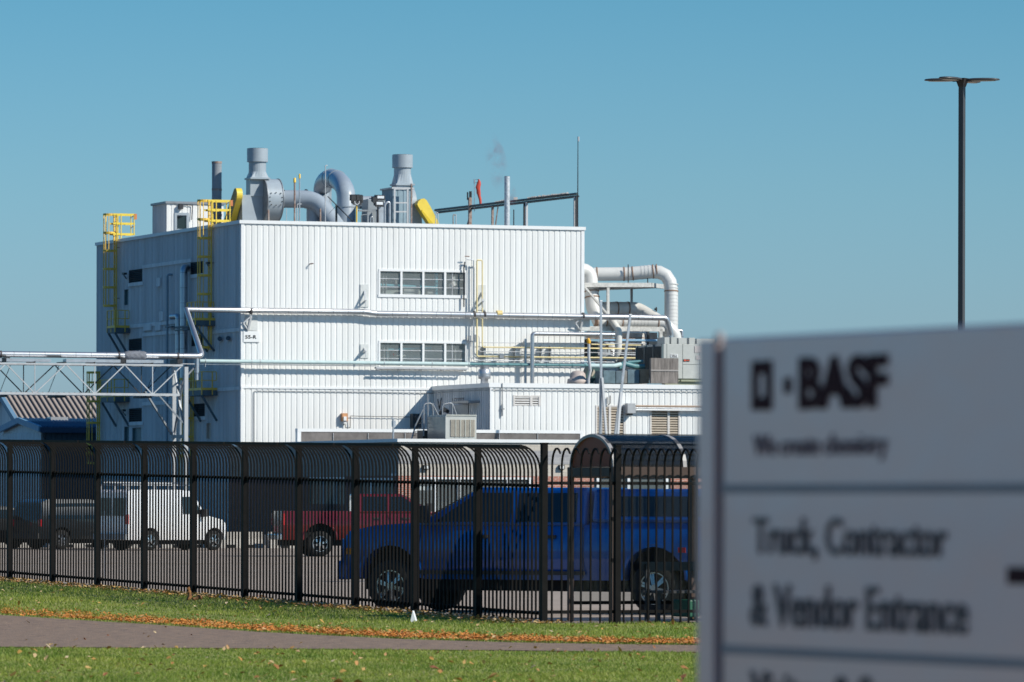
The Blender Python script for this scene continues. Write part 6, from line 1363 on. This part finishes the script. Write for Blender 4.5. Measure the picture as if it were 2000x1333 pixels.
def van(label, cat, name, col, pname, loc, rz, wb, rover, fover, H, W, tall=True, rack=False):
    t = thing(name, label, cat, loc, rz); pm_ = paint(pname, col, .35); r = .36; zb = .38; nose = wb+fover
    if tall: poly = [(nose-.03,zb),(nose,.62),(nose-.02,.98),(nose-.12,1.10),(nose-.95,1.30),(nose-1.42,H-.14),(nose-1.62,H-.03),(nose-2.1,H),(-rover+.2,H),(-rover+.04,H-.1),(-rover,.9),(-rover,zb)]
    else: poly = [(nose-.03,zb),(nose,.60),(nose-.02,.92),(nose-.15,1.04),(nose-1.15,1.14),(nose-1.85,H-.08),(nose-2.4,H),(-rover+.45,H),(-rover+.12,H-.12),(-rover,1.05),(-rover,zb)]
    m = MB(); side_body(m, archpoly(poly, [0, wb], zb, .44), W); shape_body(m.build('body', pm_, t, local=True), .95, zb, H, [.5,.65,.8,.95,1.1,1.25,1.4,1.55,1.7,1.85,2.0,2.1], kt=.10 if tall else .22, kb=.05)
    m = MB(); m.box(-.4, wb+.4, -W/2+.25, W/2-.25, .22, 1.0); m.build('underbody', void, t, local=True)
    for x in (0, wb):
        for sd in (-1, 1): wheel(t, x, sd*(W/2-.13), r, .24, sd)
    g = MB()
    for sd in (-1, 1):
        y = 0
        def gq(*v): g.quad(*[(x_, sd*(W/2*(1-(.10 if tall else .22)*(max(0, z_-.95)/(H-.95))**2)+.015), z_) for x_, _, z_ in v])
        if tall: gq((nose-1.95,y,1.32),(nose-1.08,y,1.32),(nose-1.44,y,H-.25),(nose-1.95,y,H-.25))
        else:
            gq((wb-.95,y,1.13),(nose-1.35,y,1.13),(nose-1.9,y,H-.14),(wb-.95,y,H-.14)); gq((wb-1.9,y,1.13),(wb-1.02,y,1.13),(wb-1.02,y,H-.14),(wb-1.9,y,H-.14)); gq((-rover+.3,y,1.13),(wb-1.97,y,1.13),(wb-1.97,y,H-.14),(-rover+.5,y,H-.16))
    x = -rover-.004; 
    if tall: g.quad((x,-.86,1.25),(x,-.06,1.25),(x+.02,-.06,H-.3),(x+.02,-.86,H-.3)); g.quad((x,.06,1.25),(x,.86,1.25),(x+.02,.86,H-.3),(x+.02,.06,H-.3))
    else: g.quad((x+.0,-.78,1.07),(x,.78,1.07),(x+.10,.7,H-.2),(x+.10,-.7,H-.2))
    x1 = nose-.93 if tall else nose-1.18; x2 = nose-1.40 if tall else nose-1.83; z1 = 1.34 if tall else 1.17; g.quad((x1,-.8,z1),(x1,.8,z1),(x2,.72,H-.17),(x2,-.72,H-.17)); g.build('window', darkglass, t, local=True)
    for sd in (-1, 1):
        m = MB(); y0, y1 = sorted((sd*(W/2+.008), sd*(W/2-.14))); m.box(-rover-.015, -rover+.07, y0, y1, .95 if tall else .85, 1.3 if tall else 1.1); m.build('tail_light', redl, t, local=True)
        m = MB(); m.box(nose-.18, nose+.012, y0, y1, .72, .92); m.build('headlight', whl, t, local=True)
        m = MB(); y0, y1 = sorted((sd*(W/2), sd*(W/2+.22))); m.box(nose-(1.15 if tall else 1.6), nose-(1.0 if tall else 1.45), y0, y1, 1.22, 1.5 if tall else 1.3); m.build('mirror', plast, t, local=True)
    m = MB(); m.box(-rover-.12, -rover, -W/2+.04, W/2-.04, .40, .6); m.box(nose-.02, nose+.1, -W/2+.06, W/2-.06, .38, .56); m.build('bumper', plast if not tall else greymetal, t, local=True)
    if rack:
        k = MB(); 
        for sd in (-1, 1): k.beam((-rover-.1, sd*.78, H+.17), (nose-2.0, sd*.78, H+.17), .04); 
        for i in range(6): xx = -rover+.1+i*.62; k.beam((xx,-.8,H+.17),(xx,.8,H+.17), .04); k.beam((xx,-.78,H),(xx,-.78,H+.17), .03); k.beam((xx,.78,H),(xx,.78,H+.17), .03)
        k.build('roof_rack', white_steel, t, local=True)
        k = MB()
        for sd in (-.2, .12): k.beam((-rover-.25, sd, H+.26), (nose-1.9, sd, H+.24), .05)
        for i in range(12): k.beam((-rover-.1+i*.3,-.2,H+.25),(-rover-.1+i*.3,.12,H+.25), .03)
        k.build('ladder', white_steel, t, local=True)
    return t
A_, _ = unpix(290, 1070); van('white cargo van with a ladder rack on its roof parked beside the shaded wall', 'van', 'cargo_van', (.78,.77,.76), 'white_paint', (A_*206-.54, 206.6, 0), math.radians(40), 2.9, 1.05, .50, 2.2, 1.96, True, True)
A_, _ = unpix(118, 1070); van('black sport utility car with red tail lights parked left of the white van', 'car', 'utility_car', (.012,.016,.02), 'black_car_paint', (A_*210-.5, 210.6, 0), math.radians(38), 2.85, .95, .85, 1.85, 1.92, False, False)
A_, _ = unpix(-70, 1070); van('dark saloon estate car at the far left edge of the lot', 'car', 'utility_car', (.02,.025,.03), 'dark_car_paint', (A_*212, 212, 0), math.radians(38), 2.7, .9, .85, 1.6, 1.85, False, False)
# barriers
BR = Fr(at(425, 1070, 222), U, N)
for i in range(7):
    px = -60+i*105; c = gz(px, 1078); f = Fr(at(px, 1078, 218), U, N)
    if i in (0,1,2): pass
    L_ = 1.9; t = thing('concrete_barrier', ['far left low concrete barrier', 'second low concrete barrier from the left behind the black car', 'low concrete barrier between the black car and the van', 'low concrete barrier behind the white van', 'low concrete barrier just right of the white van', 'low concrete barrier left of the red pickup', 'low concrete barrier behind the red pickup'][i]+' in the lot', 'barrier', tuple(f.w(0,0,0)), group='low concrete barriers across the lot')
    m = MB(); m.prism([f.w(-.95,.25,.0), f.w(-.95,.22,.12), f.w(-.95,.08,.35), f.w(-.95,.06,.62), f.w(-.95,-.06,.62), f.w(-.95,-.08,.35), f.w(-.95,-.22,.12), f.w(-.95,-.25,0)], U*1.9); m.build('block', concrete, t)
    m = MB(); 
    for s in (-.5, .3): m.fbox(f, s, s+.3, .1, .27, .02, .13)
    m.build('fork_slot', void, t)
m = MB(); q = gz(205.5, 1128); m.tube([q, q+Vector((0,0,1.33))], .02, 8); tag(m.build('marker_rod', mat('pale_rod', (.62,.66,.70), .5)), 'slim pale marker rod standing in the lot in front of the van', 'marker')
m = MB(); zz = fb_(0,0)
# things at the foot of the fence
q = gz(806, 1216); t = thing('paper_scrap', 'small white pointed scrap caught upright at the foot of the fence', 'scrap', tuple(q)); k = q.y/F
m = MB(); m.prism([q+Vector((-.04,0,-.01)), q+Vector((.045,0,.02)), q+Vector((.0,0,.17))], (0.02,.04,0)); m.build('sheet', mat('paper_white', (.78,.79,.82), .6), t)
def rock(px, py, rx, ry, rz_, lb, mt_, nm='stone', D=None, seed=1):
    q = at(px, py, D) if D else gz(px, py); bm = bmesh.new(); bmesh.ops.create_icosphere(bm, subdivisions=3, radius=1); random.seed(seed)
    for v in bm.verts: n_ = 1+.08*math.sin(v.co.x*5+seed)+.07*math.cos(v.co.z*6+v.co.y*4); v.co = Vector((v.co.x*rx*n_, v.co.y*ry*n_, (v.co.z*n_+.6)*rz_))
    me = bpy.data.meshes.new(nm); bm.to_mesh(me); bm.free(); me.materials.append(mt_); me.polygons.foreach_set('use_smooth', [True]*len(me.polygons)); o = bpy.data.objects.new(nm, me); scene.collection.objects.link(o); o.location = q; tag(o, lb, 'stone'); return o
rock(53, 1146, .12, .12, .065, 'pale rounded stone lying behind the fence, seen under its lowest rail', concrete, D=106.3, seed=2); rock(3, 1146, .07, .07, .07, 'pale stone at the very left edge behind the fence', concrete, D=107.5, seed=5)
q = at(33, 1147, 106.4); m = MB(); 
for i in range(10):
    a = 2*math.pi*i/10; b = 2*math.pi*(i+1)/10; m.tube([q+Vector((math.cos(a)*.06,0,math.sin(a)*.07)), q+Vector((math.cos(b)*.06,0,math.sin(b)*.07))], .008, 5)
m.tube([q+Vector((.15,0,.08)), q+Vector((.12,0,-.06))], .008, 5); tag(m.build('cable_loop', black), 'black cable loop by the pale stone under the fence', 'cable')
q = at(140, 1152, 105.0); m = MB(); m.box(q.x-.135, q.x+.135, q.y, q.y+.5, q.z-.02, q.z+.115); tag(m.build('concrete_slab', concrete, bevel=.008), 'square pale concrete slab under the lowest fence rail', 'slab')
# ------------------------------------------------------------------ squirrel
def squirrel():
    q = gz(374, 1178); q.y -= .25; z = float(hgt(q.x, q.y)); bm = bmesh.new(); S = 1.0
    # body, sitting up and facing left of the camera
    J = {'hip': ((0,.0,.055), .046), 'belly': ((-.012,0,.10), .047), 'chest': ((-.02,0,.145), .036), 'neck': ((-.024,0,.172), .024), 'head': ((-.034,-.004,.195), .027), 'snout': ((-.066,-.008,.188), .011),
         'thL': ((-.02,-.035,.045), .03), 'ftL': ((-.06,-.038,.012), .012), 'thR': ((-.02,.035,.045), .03), 'ftR': ((-.06,.038,.012), .012),
         'shL': ((-.035,-.025,.145), .015), 'haL': ((-.072,-.012,.125), .008), 'shR': ((-.035,.025,.145), .015), 'haR': ((-.072,.012,.125), .008),
         'eaL': ((-.022,-.016,.226), .006), 'eaR': ((-.022,.014,.226), .006)}
    E = [('hip','belly'),('belly','chest'),('chest','neck'),('neck','head'),('head','snout'),('hip','thL'),('thL','ftL'),('hip','thR'),('thR','ftR'),('chest','shL'),('shL','haL'),('chest','shR'),('shR','haR'),('head','eaL'),('head','eaR')]
    me = bpy.data.meshes.new('squirrel'); ks = list(J); me.from_pydata([J[k][0] for k in ks], [(ks.index(a), ks.index(b)) for a, b in E], [])
    o = bpy.data.objects.new('squirrel', me); scene.collection.objects.link(o); md = o.modifiers.new('skin', 'SKIN'); md.use_smooth_shade = True
    for i, k in enumerate(ks): me.skin_vertices[0].data[i].radius = (J[k][1], J[k][1]); me.skin_vertices[0].data[i].use_root = (k == 'hip')
    s2 = o.modifiers.new('sub', 'SUBSURF'); s2.levels = 2; s2.render_levels = 2
    fm = mat('squirrel_fur', (.16,.07,.03), .9, col2=(.42,.20,.07), scale=9, bump=.4); me.materials.append(fm); o.location = (q.x, q.y, z+.005); o.rotation_euler = (0,0,math.radians(20))
    tag(o, 'brown squirrel sitting upright at the foot of a fence post', 'squirrel')
    rings = []
    pth = [((.03,.0,.03),.02),((.07,.0,.025),.028),((.11,0,.04),.036),((.135,0,.062),.036),((.16,0,.055),.03),((.185,0,.03),.018),((.195,0,.015),.006)]
    m = MB(); m.tube([p for p, r in pth], [r for p, r in pth], 10); tl = m.build('tail', mat('tail_fur', (.09,.045,.02), .95, col2=(.30,.15,.06), scale=12, bump=.5), o, local=True)
    for sy in (-.021,):
        m = MB(); c = Vector((-.046, -.030, .199)); m.tube([c, c+Vector((0,-.004,0))], .0045, 8); m.build('eye', black, o, local=True)
squirrel()
# ------------------------------------------------------------------ lamp post
LD = 120.; q = at(1871+8, 158, LD); sc_ = LD/F; lamp = thing('parking_lamp', 'tall dark square lamp post with four flat oval heads', 'street lamp', (q.x, q.y, 0)); lpm = mat('lamp_post_grey', (.06,.062,.065), .4, var=.1)
Rz_ = Matrix.Rotation(math.radians(-32), 3, 'Z'); ea = Rz_@Vector((1,0,0)); eb = Rz_@Vector((0,1,0)); f = Fr(Vector((q.x,q.y,0)), ea, eb); h = .055
m = MB(); m.fbox(f, -h, h, -h, h, 0, q.z-.05); m.build('pole', lpm, lamp)
m = MB(); m.hexa([f.w(-.06,-.06,q.z-.13), f.w(.06,-.06,q.z-.13), f.w(.06,.06,q.z-.13), f.w(-.06,.06,q.z-.13), f.w(-.11,-.11,q.z+.05), f.w(.11,-.11,q.z+.05), f.w(.11,.11,q.z+.05), f.w(-.11,.11,q.z+.05)]); m.build('hub', darkmetal, lamp)
for i, ang in enumerate((172, 262-30, 352-0, 62)):
    a = math.radians(ang); d = Vector((math.cos(a), math.sin(a), 0)); sd = Vector((-d.y, d.x, 0)); c = Vector((q.x,q.y,q.z))+d*.44; m = MB(); rings = []
    for zz, s in ((-.022,.82),(-.016,.97),(.0,1.),(.018,.93),(.028,.7)): rings.append([c+d*(.36*s*math.cos(t))+sd*(.18*s*math.sin(t))+Vector((0,0,zz+.02)) for t in (2*math.pi*k/28 for k in range(28))])
    m.loft(rings); hd_ = m.build('lamp_head', lpm, lamp); m = MB(); m.loft([[c+d*(.27*math.cos(t))+sd*(.12*math.sin(t))+Vector((0,0,zz)) for t in (2*math.pi*k/20 for k in range(20))] for zz in (-.012,-.003)]); m.build('lamp_lens', mat('led_lens', (.35,.33,.28), .3), hd_)
    m = MB(); m.beam(Vector((q.x,q.y,q.z-.0)), Vector((q.x,q.y,q.z+.0))+d*.2, .06, .04); m.build('lamp_arm', darkmetal, lamp)
# ------------------------------------------------------------------ entrance sign in the foreground
A_, _ = unpix(1371, 700); SO = Vector((A_*13.25, 13.25, 0)); SF = Fr(SO, Vector((.454,-.891,0)), Vector((-.891,-.454,0)))
zt_ = SF.z(1371, 662); sg = thing('entrance_sign', 'large grey entrance sign panel with dark lettering close to the camera', 'sign', tuple(SF.w(1, 0, 0)))
spm = mat('sign_silver_paint', (.44,.38,.385), .30, metal=.4, var=.04, bump=.5, scale=.22, coat=.3); ink = mat('sign_black_vinyl', (.018,.005,.008), .7, spec=.15); ink2 = mat('sign_grey_vinyl', (.070,.078,.078), .7, spec=.2); ink3 = mat('sign_pale_vinyl', (.13,.12,.13), .7, spec=.2)
m = MB(); m.fbox(SF, 0.10, 2.15, -.14, 0, .25, zt_); m.build('panel', spm, sg, bevel=.006)
m = MB(); m.fbox(SF, -.0, .075, -.16, .012, 0.0, zt_-.004); m.build('edge_post', spm, sg, bevel=.003)
m = MB(); m.fbox(SF, .075, .10, -.12, -.02, .2, zt_-.01); m.build('edge_groove', mat('groove_grey', (.22,.24,.27), .5), sg)
m = MB(); c = SF.w(.085, .0, zt_+.004); m.tube([c-Vector((0,0,.012)), c+Vector((0,0,.004)), c+Vector((0,0,.010))], [.011,.011,.006], 14); m.build('edge_cap', mat('cap_white', (.34,.31,.31), .95, spec=.05), sg)
for y, px in ((955.5, 1410), (1268.5, 1412)):
    z = SF.z(px, y); m = MB(); m.fbox(SF, .10, 2.15, .0, .004, z-.010, z+.010); m.build('divider', mat('divider_grey', (.12,.15,.17), .5), sg)
# emblem: hollow square and small square
def sq(px0, py0, px1, py1, o=.004):
    m = MB(); m.pbox(SF, px0, py0, px1, py1, 0, o); return m
m = MB(); s0 = SF.s(1470); s1 = SF.s(1508); za = SF.z(1489, 802); zb = SF.z(1489, 705); w_ = (s1-s0)*.30; hh = (zb-za)*.27
m.fbox(SF, s0, s0+w_, 0, .004, za, zb); m.fbox(SF, s1-w_, s1, 0, .004, za, zb); m.fbox(SF, s0+w_, s1-w_, 0, .004, za, za+hh); m.fbox(SF, s0+w_, s1-w_, 0, .004, zb-hh, zb); m.build('emblem', ink, sg)
sq(1530, 738, 1542.5, 769).build('emblem_square', ink, sg)
text('sign_lettering', 'BASF', SF, 1560, 694, 1732, 800, .003, ink, sg, .045)
text('sign_lettering', 'We create chemistry', SF, 1471, 848, 1731, 902, .003, ink3, sg, .0)
text('sign_lettering', 'Truck, Contractor', SF, 1470, 1012, 1848, 1098, .003, ink2, sg, .008)
text('sign_lettering', '& Vendor Entrance', SF, 1465, 1146, 1889, 1232, .003, ink2, sg, .012)
text('sign_lettering', 'Visitor & S', SF, 1464, 1316, 1700, 1392, .003, ink2, sg, .012)
m = MB(); m.pbox(SF, 1966, 1109, 2040, 1142, 0, .004); s = SF.s(2040); z = SF.z(2010, 1125); m.prism([SF.w(s,.0,z-.07), SF.w(s+.12,.0,z), SF.w(s,.0,z+.07)], SF.en*.004); m.build('arrow', ink, sg)

# ------------------------------------------------------------------ tree by the road whose shade falls on the blue truck
tc = Vector((-1.25, 90.8, 1.0))+sun_vec*19.5
tr = thing('roadside_tree', 'tall broad tree beside the road, right of the view, shading the blue truck', 'tree', (tc.x, tc.y, 0))
bark = mat('bark', (.10,.075,.055), .9, var=.3, scale=6, bump=.5)
m = MB(); b0 = Vector((tc.x, tc.y, 0)); m.tube([b0, b0+Vector((.05,0,3)), b0+Vector((-.1,.1,7)), b0+Vector((.1,0,tc.z))], [.32,.24,.17,.06], 12)
for i in range(16):
    a = i*2.4; z = 5+i*.55; p = b0+Vector((0,0,z)); d = Vector((math.cos(a), math.sin(a), .7)); L_ = 1.3-.04*i; m.tube([p, p+d*L_*.5, p+d*L_+Vector((0,0,.3))], [.09,.06,.02], 7)
m.build('trunk', bark, tr)
lv_ = []; r0 = np.random.default_rng(5)
cl_ = [(tc.x+r0.normal(0,1.0), tc.y+r0.normal(0,.9), tc.z+r0.normal(-.1,.9), r0.uniform(.3,.75)) for _ in range(20)]
for cx, cy, cz, r in cl_:
    for _ in range(150): d = r0.normal(0,1,3); d /= np.linalg.norm(d); k = r*r0.uniform(.3,1)**.5; lv_.append((cx+d[0]*k, cy+d[1]*k, cz+d[2]*k*.7))
n = len(lv_); P = np.array(lv_); q = np.empty((n,4,3))
for i in range(n): u_ = r0.normal(0,1,3); u_ /= np.linalg.norm(u_); w_ = np.cross(u_, r0.normal(0,1,3)); w_ /= np.linalg.norm(w_); s_ = r0.uniform(.07,.13); q[i] = [P[i]-u_*s_, P[i]+w_*s_*.6, P[i]+u_*s_, P[i]-w_*s_*.6]
me = bpy.data.meshes.new('crown'); me.from_pydata((q.reshape(-1,3)-np.array([tc.x,tc.y,0])).tolist(), [], [tuple(range(4*i,4*i+4)) for i in range(n)]); me.materials.append(leaf_mat('autumn_leaves', (.05,.10,.02), (.12,.14,.03), (.25,.14,.04))); o = bpy.data.objects.new('crown', me); scene.collection.objects.link(o); o.parent = tr
# ------------------------------------------------------------------ every flange, clamp and brace becomes a part of its own
def split_pieces(o):
    me = o.data; n = len(me.vertices); co = [tuple(round(c, 3) for c in v.co) for v in me.vertices]; par = list(range(n))
    def find(i):
        while par[i] != i: par[i] = par[par[i]]; i = par[i]
        return i
    key = {}
    for i, c in enumerate(co):
        if c in key: par[find(i)] = find(key[c])
        else: key[c] = i
    fs = [tuple(p.vertices) for p in me.polygons]; sm = [p.use_smooth for p in me.polygons]
    for f in fs:
        for i in f[1:]: par[find(i)] = find(f[0])
    isl = {}
    for k, f in enumerate(fs): isl.setdefault(find(f[0]), []).append(k)
    if len(isl) < 2: return
    base = o.name.split('.')[0]
    for j, ks in enumerate(isl.values()):
        idx = sorted({i for k in ks for i in fs[k]}); mp = {i: a for a, i in enumerate(idx)}; m2 = bpy.data.meshes.new(base)
        m2.from_pydata([me.vertices[i].co[:] for i in idx], [], [tuple(mp[i] for i in fs[k]) for k in ks]); m2.polygons.foreach_set('use_smooth', [sm[k] for k in ks])
        for mt_ in me.materials: m2.materials.append(mt_)
        c = o.copy(); c.data = m2; scene.collection.objects.link(c)
    bpy.data.objects.remove(o)
for o in [o for o in scene.objects if o.type == 'MESH' and o.parent and o.name.split('.')[0] in ('window','indoor_pipes','indoor_equipment','gate_hinge','wall_trim','duct_flange','duct_clamp','pipe_clamp','pipe_hook','brace','stay','wall_vent','wall_box','flange','screen_rod','cross_beam','cable_cover','hanger_rod','hanging_wires','bumper','fork_slot','rail_bracket','post_clip','casing_flange','tank_band','label_plate','bracket') and not o.children]: split_pieces(o)
